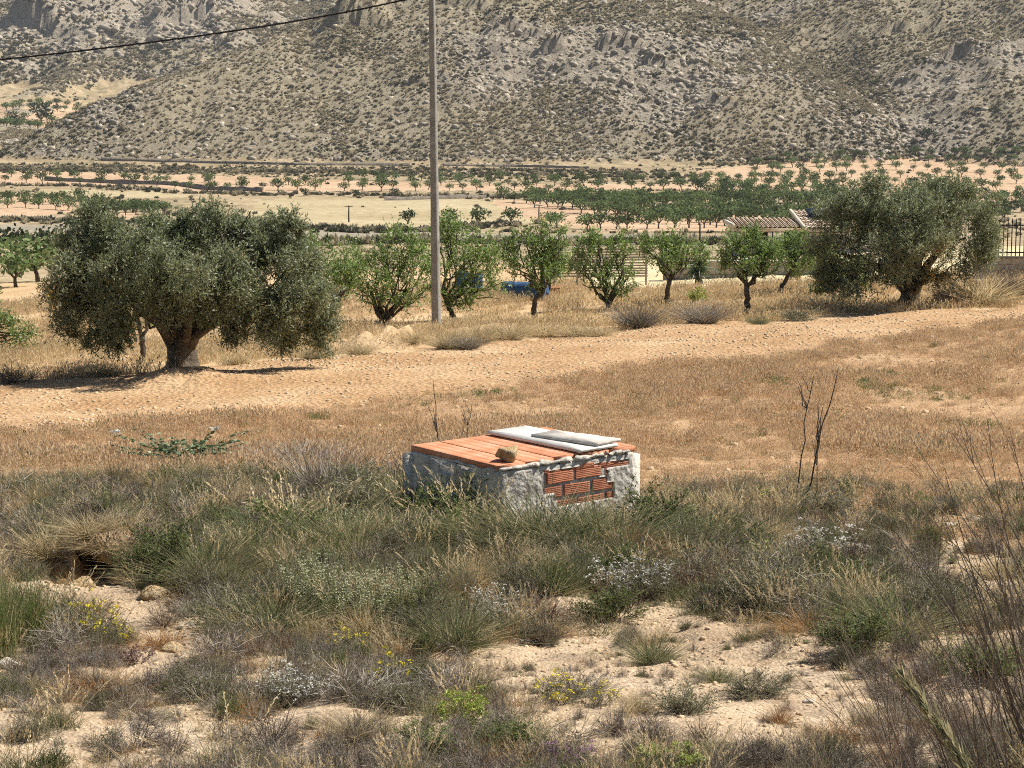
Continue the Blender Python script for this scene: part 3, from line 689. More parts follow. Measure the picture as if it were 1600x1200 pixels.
for px, py, hp, lab in ((545,346,26,'thin far wooden pole standing at the left end of the straw field'), (842,340,22,'thin far wooden pole beside the dense orchard block')):
    x, y = pix(px, py); h = hp*y/FPX; b = MB(); add_tube(b, np.array([[0,0,-.4],[0,0,h*0.5],[0.05,0,h]]), [0.17,0.15,0.12], 6)
    V_, F_ = box_vf((0,0,h*0.93), (1.6,0.12,0.12)); b.add(V_, F_)
    tag(obj('far_pole', b.mesh('far_pole', M['dark_wood']), None, (x, y, gz(x, y))), lab, 'pole')
# ------------------------------------------------------------------ near trees
def limb(p0, p1, r0, r1, rg, sag=0.12, n=6, wob=0.05):
    p0, p1 = np.array(p0, float), np.array(p1, float); t = np.linspace(0, 1, n)[:, None]; L = np.linalg.norm(p1-p0)
    P = p0+(p1-p0)*t; P[:, 2] += -sag*L*np.sin(math.pi*t[:, 0]); P[1:-1] += wob*L*rg.normal(size=(n-2, 3))
    return P, np.linspace(r0, r1, n)

def crown(lobes, ntw, nl, ll, lw, rg, droop=0.0, up=0.35, tl=0.32, hue=None, low=None):
    """shoots with leaves spread through the lobes (centre, radii); returns mesh builders for leaves and twigs"""
    big = lobes; lobes = []
    for c, R in big:                                  # each bough carries a dozen smaller leaf clumps
        R = np.array(R); lobes.append((c, R*0.5))
        for q in range(11):
            d = rand_dirs(1, rg)[0]; lobes.append((c+d*R*rg.uniform(0.55, 0.85), R.mean()*rg.uniform(0.26, 0.46)*np.array([1, 1, 0.8])))
    c = np.array([l[0] for l in lobes]); R = np.array([l[1] for l in lobes]); wgt = R.prod(1)**(2/3); wgt /= wgt.sum()
    k = rg.choice(len(lobes), ntw, p=wgt); d = rand_dirs(ntw, rg); q = rg.random((ntw, 1))**0.45
    p = c[k]+d*R[k]*(0.30+0.72*q)
    # uneven outline: push in and out with a low frequency noise
    p += d*0.12*(fbm(p[:, 0]*1.6+p[:, 2]*1.1, p[:, 1]*1.6-p[:, 2]*0.7, 611, 3)[:, None])
    keep = fbm(p[:, 0]*2.3+9, p[:, 2]*2.3+p[:, 1]*1.9, 612, 2) > -0.34
    p, d, k = p[keep], d[keep], k[keep]; n = len(p)
    lowf = np.clip(-d[:, 2:3], 0, 1)
    ax = unit(d*0.8+np.array([0, 0, up])*(1-lowf)-np.array([0, 0, droop])*lowf*1.8+0.55*rand_dirs(n, rg))
    L = tl*rg.uniform(0.6, 1.25, n); bend = np.array([0, 0, -1.0])*droop*rg.uniform(0.1, 0.6, (n, 1))
    tw = MB(); V_, F_, P_ = strands(p-ax*L[:, None]*0.5, ax, L, bend, 0.007, 0.003, 3, rg); tw.add(V_, F_, 0.5)
    t = np.linspace(0.05, 1.0, nl)[None, :]+rg.uniform(-.03, .03, (n, nl))
    b0 = p-ax*L[:, None]*0.5
    C_ = b0[:, None]+L[:, None, None]*(t[..., None]*ax[:, None]+(t**2)[..., None]*bend[:, None])
    D_ = unit(ax[:, None]*0.75+rand_dirs(n*nl, rg).reshape(n, nl, 3)*0.8)
    C_ = C_.reshape(-1, 3); D_ = D_.reshape(-1, 3)
    base = 0.5*rg.random(n*nl)+0.32*np.repeat(rg.random(n), nl)
    if hue is not None: base = base + np.repeat(hue(p), nl)
    lf = MB(); V_, F_ = leaves(C_, D_, ll*rg.uniform(0.7, 1.25, n*nl), lw*rg.uniform(0.8, 1.2, n*nl), rg); lf.add(V_, F_, np.clip(base, 0, 1))
    return lf, tw

def lobe_px(base, yd, specs, fwd=0.0):
    """lobes given as photograph positions/sizes at distance yd (plus depth offset), in tree coordinates"""
    k = yd/FPX; out = []
    for (px, py, rx, ry, dy) in specs:
        q = yd+dy-fwd; p = np.array(at(px, py, q))-base
        out.append((p, (rx*k, max(rx, ry)*k, ry*k)))
    return out

def olive(px, py, specs, limbs, rad, ntw, label, seed, hues, fwd):
    rg = np.random.default_rng(seed); x, y = pix(px, py); base = np.array([x, y, gz(x, y)-0.03]); L = lobe_px(base, y, specs, fwd)
    root = thing('olive_tree', label, 'tree', base)
    b = MB(); fork = np.array([0.02, 0, rad*2.3])
    k = 14; ang = np.arange(k)*2*math.pi/k; hs = [-0.25, 0.0, 0.15, 0.4, 0.75, 1.0]; P = []; 
    flare = [1.65, 1.38, 1.12, 0.98, 0.93, 0.62]
    V_ = []
    for h, f in zip(hs, flare):
        rr = rad*f*(1+0.13*np.sin(ang*3+h*2.1)+0.09*np.sin(ang*5+1+h*3)+0.05*rg.normal(size=k))
        V_.append(np.stack([np.cos(ang)*rr+fork[0]*h, np.sin(ang)*rr, np.full(k, h*fork[2])], -1))
    V_ = np.concatenate(V_); i = np.arange(len(hs)-1)[:, None]*k; j = np.arange(k)[None]; j2 = (j+1) % k
    b.add(V_, np.stack([i+j, i+j2, i+k+j2, i+k+j], -1).reshape(-1, 4))
    for li, (f0, r0) in limbs:
        tgt = L[li][0]; st = fork*np.array([1, 1, f0*0.72])+np.array([math.copysign(rad*0.42, tgt[0]), 0, 0])*(abs(tgt[0]) > 0.3)
        ct = st+np.array([tgt[0]-st[0], tgt[1]-st[1], 0])*0.28+np.array([0, 0, max(0.65, (tgt[2]-st[2])*0.75)]); tt = np.linspace(0, 1, 9)[:, None]; Pm = st*(1-tt)**2+2*ct*tt*(1-tt)+tgt*tt**2; Pm[1:-1] += 0.03*rg.normal(size=(7, 3)); add_tube(b, Pm, np.linspace(rad*r0, 0.03, 9), 8, rough=0.08, rng=rg)
        for q in range(5):
            s0 = Pm[rg.integers(3, 8)]; e = tgt+rand_dirs(1, rg)[0]*np.array(L[li][1])*0.75
            Pq, Rq = limb(s0, e, 0.035, 0.008, rg, sag=0.0, n=5, wob=0.06); add_tube(b, Pq, Rq, 5, cap=False)
    obj('trunk', b.mesh('olive_trunk', M['olive_bark'], smooth=True), root)
    def hue(p):
        h = np.zeros(len(p))
        for (hx, hy, hr, amt) in hues:
            c = np.array(at(hx, hy, y))-base; h += amt*np.exp(-(((p[:, 0]-c[0])**2+(p[:, 2]-c[2])**2)/(hr*y/FPX)**2))
        return h*(rg.random(len(p)) < 0.5)
    lf, tw = crown(L, ntw, 11, 0.085, 0.024, rg, droop=0.40, up=0.6, tl=0.34, hue=hue)
    o = obj('crown', lf.mesh('olive_crown', M['olive_leaf']), root); obj('twigs', tw.mesh('olive_twigs', M['bark']), o)
    return root
olive(283, 578, [(126,420,62,66,0.2),(165,368,58,48,.4),(108,482,44,50,-.2),(178,470,58,60,-.5),(170,530,42,30,.2),(265,368,58,46,.5),(322,355,56,40,.6),(300,425,68,58,-1.3),(328,480,36,40,-1.0),(250,462,42,48,-1.0),(395,362,52,42,.5),(440,402,58,52,.1),(474,452,50,60,-.3),
                 (425,478,50,50,-.6),(497,500,28,48,.1),(440,528,26,24,.3),(368,512,26,30,-.2),(300,400,95,60,1.6),(150,328,30,24,.2),(455,352,26,22,.1),(215,412,40,50,-.9),(372,440,34,46,-.9)],
      [(0,(0.95,0.5)),(1,(0.95,0.5)),(3,(0.8,0.4)),(5,(1.0,0.5)),(7,(1.0,0.4)),(10,(1.0,0.5)),(11,(0.95,0.55)),(12,(0.8,0.4)),(17,(1.0,0.5))], 0.30, 12500,
      'large spreading olive tree with thick dark trunk on a soil mound at left', 701, [(115,430,45,.55),(150,520,40,.4),(420,330,30,.3),(400,500,35,.35)], 1.6)
olive(1420, 476, [(1310,395,52,58,0),(1325,335,52,40,.3),(1400,320,62,42,.5),(1480,312,60,42,.3),(1508,372,58,52,.2),(1420,385,66,58,-1.0),(1300,432,36,28,.2),(1545,335,26,42,0),
                  (1485,430,42,36,-.2),(1415,345,110,55,1.2),(1340,432,40,34,-.5),(1360,290,28,22,.2),(1460,345,60,50,-.9),(1535,385,26,30,.2),(1395,425,36,24,.3)],
      [(0,(0.95,0.5)),(4,(0.95,0.6)),(5,(1.0,0.45)),(3,(1.0,0.55)),(8,(0.8,0.4)),(9,(1.0,0.5))], 0.27, 9000,
      'olive tree with leaning trunk and orange tinged leaves at the right, beside the house', 702, [(1450,395,40,.6),(1430,420,30,.5),(1530,400,25,.4),(1360,420,40,.3)], 1.4)

def almond(label, px, py, stems, lobes, seed, ntw=900, r0=0.10, yd=None, name='almond_tree'):
    """stems: list of polylines in photograph pixels; lobes in photograph pixels"""
    rg = np.random.default_rng(seed); x, y = pix(px, py)
    if yd: x, y = x*yd/y, yd
    base = np.array([x, y, gz(x, y)-0.03]); root = thing(name, label, 'tree', base)
    L = lobe_px(base, y, lobes); b = MB(); fork = None
    for si, (pts, ra, rb) in enumerate(stems):
        P = np.array([np.array(at(a, c, y))-base for a, c in pts]); P[:, 1] += np.linspace(0, rg.uniform(-.25, .25), len(P))*(1 if si else 0)
        if si == 0: P[0] = (0, 0, -0.12); fork = P[-1]
        t = np.linspace(0, len(P)-1, 3*len(P)); Q = np.stack([np.interp(t, np.arange(len(P)), P[:, c]) for c in range(3)], -1); Q[1:-1] += 0.012*rg.normal(size=(len(Q)-2, 3))
        add_tube(b, Q, np.linspace(ra*.82, rb*.82, len(Q)), 8, rough=0.1, rng=rg)
    for c, R in L:
        for q in range(4):
            e = c+rand_dirs(1, rg)[0]*np.array(R)*(0.3 if q == 0 else 0.85); s0 = fork if q == 0 else c*0.55+fork*0.45
            Pq, Rq = limb(s0, e, 0.045 if q == 0 else 0.022, 0.007, rg, sag=0.05, n=6, wob=0.05); add_tube(b, Pq, Rq, 5, cap=False)
    obj('trunk', b.mesh('almond_trunk', M['bark'], smooth=True), root)
    lf, tw = crown(L, int(ntw*0.7), 9, 0.085, 0.036, rg, droop=0.2, up=0.65, tl=0.40)
    o = obj('crown', lf.mesh('almond_crown', M['almond_leaf']), root); obj('twigs', tw.mesh('almond_twigs', M['bark']), o)
    return root
almond('almond tree with V shaped trunk directly left of the concrete pole', 602, 508, [([(602,512),(600,503)],.13,.12),([(600,505),(592,490),(584,470),(575,440)],.10,.05),([(601,505),(612,488),(625,470),(640,450)],.10,.05)],
       [(572,400,38,36,0),(610,385,42,36,.2),(645,415,34,40,0),(590,445,42,34,-.4),(640,455,30,30,-.2),(560,430,28,34,.3),(640,365,24,20,.4),(668,440,20,36,.3)], 711, 1500)
almond('almond tree with leaning trunk standing just right of the concrete pole', 712, 498, [([(712,502),(704,485),(696,470)],.10,.075),([(697,472),(690,455),(700,420)],.06,.03),([(700,480),(730,470),(745,440)],.05,.03)],
       [(700,360,34,30,.2),(735,385,40,36,0),(700,410,36,34,-.3),(750,425,36,40,.1),(725,460,34,26,-.2),(765,400,24,30,.3),(775,450,18,22,.2),(705,345,16,16,.1)], 712, 1350)
almond('almond tree with crooked single trunk, the first clear one right of the pole', 839, 500, [([(839,502),(834,485),(836,468),(848,458)],.10,.075),([(847,459),(836,450),(826,440)],.045,.025),([(848,458),(856,440),(858,420)],.055,.03)],
       [(820,378,32,28,0),(850,395,34,34,.2),(870,370,26,24,.1),(815,415,30,26,-.2),(850,430,28,22,-.3),(795,385,18,22,.1),(845,358,18,14,.2)], 713, 950)
almond('bushy almond tree with several stems from the ground in front of the slatted screen', 956, 482, [([(956,486),(950,474)],.10,.09),([(950,476),(935,460),(922,440)],.05,.025),([(951,475),(949,455),(945,420)],.045,.025),([(953,476),(962,450),(975,420)],.05,.025)],
       [(915,385,30,26,0),(950,400,34,30,.2),(975,378,22,24,.1),(930,430,32,24,-.2),(985,430,20,26,.2),(900,410,20,22,.1),(960,450,26,16,-.2),(925,372,18,16,.1)], 714, 900)
almond('almond tree with dark forked trunk in front of the block wall, left of the yucca', 1045, 480, [([(1045,484),(1042,462),(1047,436)],.095,.085),([(1047,438),(1036,425),(1026,410)],.06,.03),([(1047,436),(1056,425),(1064,412)],.06,.03)],
       [(1025,385,24,22,0),(1050,378,28,22,.2),(1070,400,24,24,-.1),(1035,405,26,18,-.3),(1010,380,14,16,.1),(1090,395,22,24,.5)], 715, 750)
almond('almond tree with upright dark trunk forked in a Y, before the house wall', 1170, 492, [([(1170,496),(1168,472),(1167,446)],.10,.085),([(1167,448),(1160,436),(1152,425)],.055,.03),([(1167,447),(1178,436),(1192,422)],.065,.035)],
       [(1150,385,26,28,0),(1180,380,32,26,.2),(1165,412,28,22,-.3),(1205,395,24,26,.1),(1140,405,16,22,.1),(1195,420,20,14,.0)], 716, 950)
almond('almond tree with trunk leaning to the right before the block wall', 1213, 462, [([(1212,465),(1222,448),(1232,430),(1240,418)],.09,.07),([(1238,420),(1232,408),(1225,398)],.04,.025),([(1240,418),(1252,405),(1262,395)],.05,.025)],
       [(1225,385,24,24,0),(1255,380,28,26,.2),(1245,405,28,18,-.2),(1270,400,18,22,.1),(1285,390,18,24,.3)], 717, 800)
almond('small low almond tree tucked under the left side of the right olive', 1310, 470, [([(1310,473),(1303,462),(1298,456)],.07,.05),([(1299,457),(1292,445),(1285,435)],.035,.02)],
       [(1280,420,20,20,0),(1300,440,20,18,-.2),(1275,452,14,8,.1),(1300,405,16,18,.1)], 718, 420, r0=.06)
almond('almond tree with dark slim trunk close to the right side of the big olive', 516, 520, [([(516,525),(514,508),(514,490)],.09,.08),([(514,492),(505,470),(500,440)],.05,.03),([(514,491),(530,465),(545,450)],.05,.025)],
       [(520,420,34,40,.3),(545,425,20,30,.2),(500,400,40,40,.6),(535,460,16,14,0)], 719, 800)
almond('almond tree with pale trunk seen under the left half of the big olive crown', 222, 568, [([(222,572),(223,550),(222,525)],.085,.075),([(222,527),(215,500),(210,470)],.05,.03)],
       [(220,470,36,40,.3),(240,440,30,36,.4)], 720, 500)
almond('almond tree with slim trunk behind the right half of the big olive', 385, 545, [([(385,548),(384,530),(382,510)],.06,.05),([(382,512),(375,490),(370,470)],.04,.02)],
       [(385,470,36,36,.4),(360,450,30,30,.3)], 721, 400)
almond('almond tree of which a drooping leafy branch enters at the left picture edge', -45, 560, [([(-45,566),(-43,545),(-40,525)],.10,.08),([(-40,527),(-15,505),(15,500)],.05,.015),([(-20,510),(10,520),(40,518)],.03,.012)],
       [(-60,480,60,50,0),(10,500,26,12,-.2),(30,522,28,10,-.3),(5,535,20,10,-.2),(-20,510,30,24,.0)], 722, 900)
almond('far almond tree seen between two nearer ones, right of the crooked trunk', 857, 466, [([(857,468),(858,450),(860,435)],.07,.05)], [(875,400,26,26,.3),(860,415,24,22,.2)], 723, 450)
almond('almond tree with slim trunk under the middle of the right olive', 1341, 470, [([(1341,474),(1341,462),(1340,448)],.06,.05)], [(1345,425,24,22,.3),(1325,420,20,20,.4)], 724, 300)
# ------------------------------------------------------------------ brick well box
M['plaster'] = mat_rough('weathered_plaster', [(0.30, (0.20,0.18,0.15)), (0.42, (0.44,0.405,0.34)), (0.58, (0.58,0.54,0.465)), (0.85, (0.69,0.655,0.57))], scale=7, detail=9, bump=0.9, bscale=26, dist=0.02)
M['mortar'] = mat_rough('mortar', [(0.3, (0.40,0.36,0.30)), (0.7, (0.62,0.57,0.49))], scale=14, bump=0.8, bscale=40, dist=0.01)
M['plank_tile'] = mat_rough('terracotta_plank', [(0.25, (0.38,0.15,0.08)), (0.45, (0.52,0.215,0.11)), (0.62, (0.58,0.29,0.18)), (0.8, (0.60,0.42,0.31))], scale=6, bump=0.15, bscale=30, dist=0.004, objvar=0.08)
M['white_slab'] = mat_rough('white_slab', [(0.3, (0.62,0.56,0.48)), (0.5, (0.76,0.72,0.64)), (0.8, (0.82,0.79,0.72))], scale=4, bump=0.2, bscale=20, dist=0.004)
M['grey_board'] = mat_rough('weathered_board', [(0.3, (0.36,0.32,0.27)), (0.55, (0.54,0.50,0.44)), (0.8, (0.66,0.62,0.55))], scale=9, bump=0.5, bscale=30, dist=0.006)
M['ochre_rock'] = mat_rough('ochre_rock', [(0.3, (0.28,0.18,0.085)), (0.5, (0.44,0.32,0.17)), (0.75, (0.58,0.47,0.31))], scale=3, bump=0.5, bscale=9, dist=0.1)
def mat_brick():
    m, nt, N, L = new_mat('hollow_brick'); tc = nd(N, 'ShaderNodeTexCoord')
    nz = nd(N, 'ShaderNodeTexNoise'); nz.inputs['Scale'].default_value = 12; nz.inputs['Detail'].default_value = 6; L.new(tc.outputs['Object'], nz.inputs['Vector'])
    r = ramp(N, [(0.28, (0.30,0.10,0.05)), (0.5, (0.44,0.15,0.075)), (0.68, (0.52,0.22,0.12)), (0.82, (0.60,0.46,0.36))]); L.new(nz.outputs['Fac'], r.inputs[0])
    oi = nd(N, 'ShaderNodeObjectInfo'); hs = nd(N, 'ShaderNodeHueSaturation'); mr = nd(N, 'ShaderNodeMapRange'); mr.inputs['To Min'].default_value = 0.75; mr.inputs['To Max'].default_value = 1.2
    L.new(oi.outputs['Random'], mr.inputs['Value']); L.new(mr.outputs[0], hs.inputs['Value']); L.new(r.outputs[0], hs.inputs['Color'])
    w = nd(N, 'ShaderNodeTexWave', wave_type='BANDS', bands_direction='Z'); w.inputs['Scale'].default_value = 26; w.inputs['Distortion'].default_value = 2.5; L.new(tc.outputs['Object'], w.inputs['Vector'])
    bp = nd(N, 'ShaderNodeBump'); bp.inputs['Strength'].default_value = 0.45; bp.inputs['Distance'].default_value = 0.004; L.new(w.outputs['Fac'], bp.inputs['Height'])
    p = nd(N, 'ShaderNodeBsdfPrincipled'); p.inputs['Roughness'].default_value = 0.9; L.new(hs.outputs[0], p.inputs['Base Color']); L.new(bp.outputs[0], p.inputs['Normal'])
    o = nd(N, 'ShaderNodeOutputMaterial'); L.new(p.outputs[0], o.inputs[0]); return m
M['brick'] = mat_brick()

nearc = np.array(at(780, 729, 12.35)); WT = nearc[2]                    # near top corner; box axes: +X along the sunlit face, +Y along the shaded face
WA = math.radians(38.5); e1 = np.array([math.cos(WA), math.sin(WA), 0]); e2 = np.array([-math.sin(WA), math.cos(WA), 0])
def _reach(e, px):
    t = np.linspace(0.3, 2.0, 400); q = nearc[None]+t[:, None]*e[None]; cp, sp = math.cos(PITCH), math.sin(PITCH); dep = q[:, 1]*cp-(q[:, 2]-ZC)*sp
    return float(t[np.argmin(np.abs(800+FPX*q[:, 0]/dep-px))])
WL, WW = _reach(e1, 992), _reach(e2, 641); wgz = gz(nearc[0]+0.3, nearc[1]+0.4)-0.15; WH = WT-0.035-wgz
well = thing('brick_well', 'low brick well box with crumbling white plaster and orange plank lid', 'well', (nearc[0], nearc[1], wgz), WA)
rg = np.random.default_rng(900)
# inner core of mortar
b = MB(); V_, F_ = box_vf((WL/2, WW/2, WH/2-0.01), (WL-0.012, WW-0.012, WH-0.02)); b.add(V_, F_); obj('core', b.mesh('well_core', M['mortar']), well)
def plaster_sheet(name, L_, hole, ax, flip, seed, batter=0.022):
    """thick irregular coat on one face; hole(u, v) is True where it has fallen off (u along the face, v height from the top)"""
    nu, nv = int(L_/0.014), int(WH/0.014); uu = np.linspace(0, 1, nu+1); vv = np.linspace(0, 1, nv+1); U, W = np.meshgrid(uu, vv, indexing='ij')
    s = U*L_; h = W*WH; dpt = 0.006+0.012*fbm(s*5+seed, h*5, seed, 4)+0.004*fbm(s*30, h*30, seed+5, 2)
    dpt = dpt + batter*(1-W)**1.5 - 0.02*sstep(0.985, 1.0, W)
    edge_ = np.minimum(U, 1-U)*L_; dpt = dpt-0.015*(1-sstep(0, 0.03, edge_))
    inner = np.full_like(dpt, -0.03)
    def P(d):
        if ax == 'x': return np.stack([s+(U-0.5)*2*np.maximum(d, 0)*0.8, -d, h], -1)
        return np.stack([-d, s+(U-0.5)*2*np.maximum(d, 0)*0.8, h], -1)
    fu, fv = (U[:-1, :-1]+0.5/nu)*L_, WH-(W[:-1, :-1]+0.5/nv)*WH
    keep = ~hole(fu+0.014*fbm(fu*14, fv*14, seed+9, 3), fv+0.012*fbm(fu*14+7, fv*14, seed+11, 3))
    n2 = (nu+1)*(nv+1); V_ = np.concatenate([P(dpt).reshape(-1, 3), P(inner).reshape(-1, 3)])
    ids = np.arange(n2).reshape(nu+1, nv+1); q = np.stack([ids[:-1, :-1], ids[1:, :-1], ids[1:, 1:], ids[:-1, 1:]], -1)
    Fs = [q[keep]]
    kp = np.pad(keep, 1); 
    for di, dj, a, c in ((-1, 0, 0, 3), (1, 0, 1, 2), (0, -1, 0, 1), (0, 1, 3, 2)):
        nb = kp[1+di:kp.shape[0]-1+di, 1+dj:kp.shape[1]-1+dj]; m = keep & ~nb; f = q[m]
        Fs.append(np.stack([f[:, a], f[:, c], f[:, c]+n2, f[:, a]+n2], -1))
    return obj(name, mk_mesh(name, V_, [np.concatenate(Fs)], M['plaster']), well)
def hole_r(u_, v):
    u_ = u_*1.13/WL
    a = (u_ > 0.36) & (u_ < 0.88) & (v > 0.045) & (v < 0.30-0.05*(u_ < 0.47))
    patch_ = (u_ > 0.835) & (v > 0.045) & (v < 0.085) & (u_ < 1.06)
    low = (u_ > 0.46) & (u_ < 0.93) & (v >= 0.19) & (v < 0.30)
    tab = (u_ > 0.81) & (u_ < 0.86) & (v < 0.15) & (v > 0.06)
    return ((a & ~tab) | patch_ | low) & ~((u_ < 0.44) & (v > 0.2))
def hole_l(u_, v): return (v < 0.03+0.02*np.sin(u_*21)) & (u_ > 0.12) & (u_ < 0.8) | ((v < 0.10) & (u_ > 0.48) & (u_ < 0.66) & (v > 0.04))
plaster_sheet('plaster_coat', WL, hole_r, 'x', False, 41); plaster_sheet('plaster_coat', WW, hole_l, 'y', True, 47)
b = MB(); V_, F_ = box_vf((WL+0.0, WW/2, WH/2-.01), (0.10, WW, WH-.03)); b.add(V_, F_); V_, F_ = box_vf((WL/2, WW+0.0, WH/2-.01), (WL+.06, 0.10, WH-.03)); b.add(V_, F_)
obj('rear_walls', b.mesh('well_rear', M['plaster']), well)
k = 0
for c_, (z0, off) in enumerate(((0.115, 0.10), (0.215, 0.0), (0.315, 0.13))):
    u0 = 0.30+off
    while u0 < 0.98:
        ln = min(0.235, WL-0.01-u0); me = bevel_box('brick', (ln-0.006, 0.06, 0.078), M['brick'], 0.004, 0.0022, k)
        obj('brick', me, well, (u0+ln/2, 0.024+rg.uniform(-.003, .003), WH-z0+0.02+rg.uniform(-.003, .003)), (rg.uniform(-.02, .02), rg.uniform(-.015, .015), rg.uniform(-.015, .015))); u0 += ln+0.016; k += 1
for u0, ln, z0 in ((0.62, 0.2, 0.045), (0.86, 0.17, 0.058), (0.36, .22, .048)):
    obj('brick', bevel_box('brick', (ln, 0.06, 0.035), M['brick'], 0.004, 0.002, k), well, (u0+ln/2, 0.025, WH-z0)); k += 1
# plank lid: long hollow terracotta planks laid side by side
npl = 5; pw = (WL+0.02)/npl
for i in range(npl):
    bm = MB(); wdt = pw-0.009; prof = []
    for g in range(3):
        a0 = -wdt/2+g*wdt/3; prof += [(a0+0.002, 0.0), (a0+0.004, 0.0014), (a0+wdt/3-0.004, 0.0014), (a0+wdt/3-0.002, 0.0)]
    ln = WW-0.03+rg.uniform(-.02, .02); n = len(prof); top = np.array(prof)
    A = np.array([[p, -ln/2, q+0.036] for p, q in prof]+[[p, ln/2, q+0.036] for p, q in prof]+[[-wdt/2, -ln/2, 0], [wdt/2, -ln/2, 0], [-wdt/2, ln/2, 0], [wdt/2, ln/2, 0]])
    j = np.arange(n-1); Q = [np.stack([j, j+1, n+j+1, n+j], -1), np.array([[2*n, n*0, n, 2*n+2], [n-1, 2*n+1, 2*n+3, 2*n-1], [2*n, 2*n+2, 2*n+3, 2*n+1], [2*n, 2*n+1, n-1, 0], [2*n+2, n, 2*n-1, 2*n+3]])]
    obj('lid_plank', mk_mesh('lid_plank', A, [np.concatenate(Q)], M['plank_tile']), well, (0.02+pw*(i+0.5)-0.02, WW/2+0.01+rg.uniform(-.008, .008), WH-0.002), (rg.uniform(-.004, .004), rg.uniform(-.006, .006), rg.uniform(-.004, .004)))
# mortar bead along the top edge of the sunlit face
for (u0, u1, seed) in ((0.0, 0.34, 1), (0.33, 0.62, 2), (0.63, 0.9, 3), (0.92, 1.13, 4)):
    P = np.stack([np.linspace(u0, u1, 9), np.full(9, -0.002), np.full(9, WH+0.010)], -1); P += 0.004*np.random.default_rng(seed).normal(size=P.shape)
    b = MB(); add_tube(b, P, 0.013*(1+0.3*np.random.default_rng(seed+9).normal(size=9)), 8, rough=0.3, rng=rg); obj('mortar_edge', b.mesh('mortar_edge', M['plaster'], smooth=True), well)
P = np.stack([np.full(12, 0.012), np.linspace(0.0, WW, 12), np.full(12, WH-0.012)], -1); P += 0.007*rg.normal(size=P.shape)
b = MB(); add_tube(b, P, 0.013*(1+0.3*rg.normal(size=12)), 8, rough=0.3, rng=rg); obj('mortar_edge', b.mesh('mortar_edge', M['plaster'], smooth=True), well)

def wl(u_, w_, z_): return nearc*np.array([1, 1, 0])+e1*u_+e2*w_+np.array([0, 0, wgz+z_])
def slab(name, label, cat, mat, u_, w_, z_, su, sw, th, rz, tilt, seed, jag=0.0):
    rr = np.random.default_rng(seed); n = 14; 
    loop = [(-su/2+su*i/n, -sw/2) for i in range(n)]+[(su/2, -sw/2+sw*i/n) for i in range(n)]+[(su/2-su*i/n, sw/2) for i in range(n)]+[(-su/2, sw/2-sw*i/n) for i in range(n)]
    L_ = np.array(loop); L_ += rr.normal(size=L_.shape)*0.002; L_[n:2*n, 0] += jag*rr.uniform(-1, 0.2, n); m = len(L_)
    V_ = np.concatenate([np.c_[L_, np.zeros(m)], np.c_[L_, np.full(m, th)], [[0, 0, 0], [0, 0, th]]]); j = np.arange(m); j2 = (j+1) % m
    me = mk_mesh(name, V_, [np.stack([j, j2, m+j2, m+j], -1), np.concatenate([np.stack([np.full(m, 2*m), j2, j], -1), np.stack([np.full(m, 2*m+1), m+j, m+j2], -1)])], mat)
    tag(obj(name, me, None, wl(u_, w_, z_), (tilt[0], tilt[1], WA+rz)), label, cat)
slab('white_slab', 'long thin white slab lying across the orange lid of the well', 'slab', M['white_slab'], 0.86, 0.50, WH+0.046, 0.36, 0.98, 0.020, 0.03, (0.0, 0.0), 5)
slab('grey_board', 'weathered grey board with broken end on top of the white slab', 'board', M['grey_board'], 0.94, 0.33, WH+0.069, 0.26, 0.60, 0.018, 0.16, (-0.012, 0.0), 6, jag=0.02)
o = obj('loose_rock', rock_mesh('loose_rock', M['ochre_rock'], 77, sub=3, flat=0.62, cut=9), None, wl(0.17, 0.13, WH+0.085), (0.1, -0.1, 0.5), (0.105, 0.095, 0.105)); tag(o, 'ochre rock resting on the near corner of the orange well lid', 'rock')

# ------------------------------------------------------------------ concrete pole with aerial cable
M['concrete'] = mat_rough('pole_concrete', [(0.3, (0.20,0.19,0.17)), (0.55, (0.30,0.285,0.255)), (0.8, (0.41,0.39,0.35))], scale=3, bump=0.3, bscale=24, dist=0.01)
M['cable'] = mat_plain('cable_black', (0.02,0.02,0.022), rough=0.6)
M['hole'] = mat_plain('dark_hole', (0.02,0.018,0.016), rough=1.0)
px_, py_ = pix(682, 512); pb = np.array([px_, py_, gz(px_, py_)-0.3])
pole = thing('utility_pole', 'tall slim concrete utility pole standing between the almond trees', 'pole', pb, math.radians(-22))
ph = 11.5; bm_ = bmesh.new(); 
w0, w1 = 0.205, 0.12
V_ = []; lev = [0, 2, 4, 6, 8, 10, ph]
for z in lev:
    w = (w0+(w1-w0)*z/ph)/2; c = 0.02
    V_ += [(-w+c, -w, z), (w-c, -w, z), (w, -w+c, z), (w, w-c, z), (w-c, w, z), (-w+c, w, z), (-w, w-c, z), (-w, -w+c, z)]
V_ = np.array(V_); V_[:, 0] += -0.0115*V_[:, 2]*0.9; V_[:, 1] += 0.0115*V_[:, 2]*0.4
i = np.arange(len(lev)-1)[:, None]*8; j = np.arange(8)[None]; j2 = (j+1) % 8
F4 = np.stack([i+j, i+j2, i+8+j2, i+8+j], -1).reshape(-1, 4); nt_ = len(lev)*8; V_ = np.concatenate([V_, [[V_[-8:, 0].mean(), V_[-8:, 1].mean(), ph]]])
F3 = np.stack([np.arange(8)+nt_-8, (np.arange(8)+1) % 8+nt_-8, np.full(8, nt_)], -1)
obj('shaft', mk_mesh('shaft', V_, [F4, F3], M['concrete']), pole)
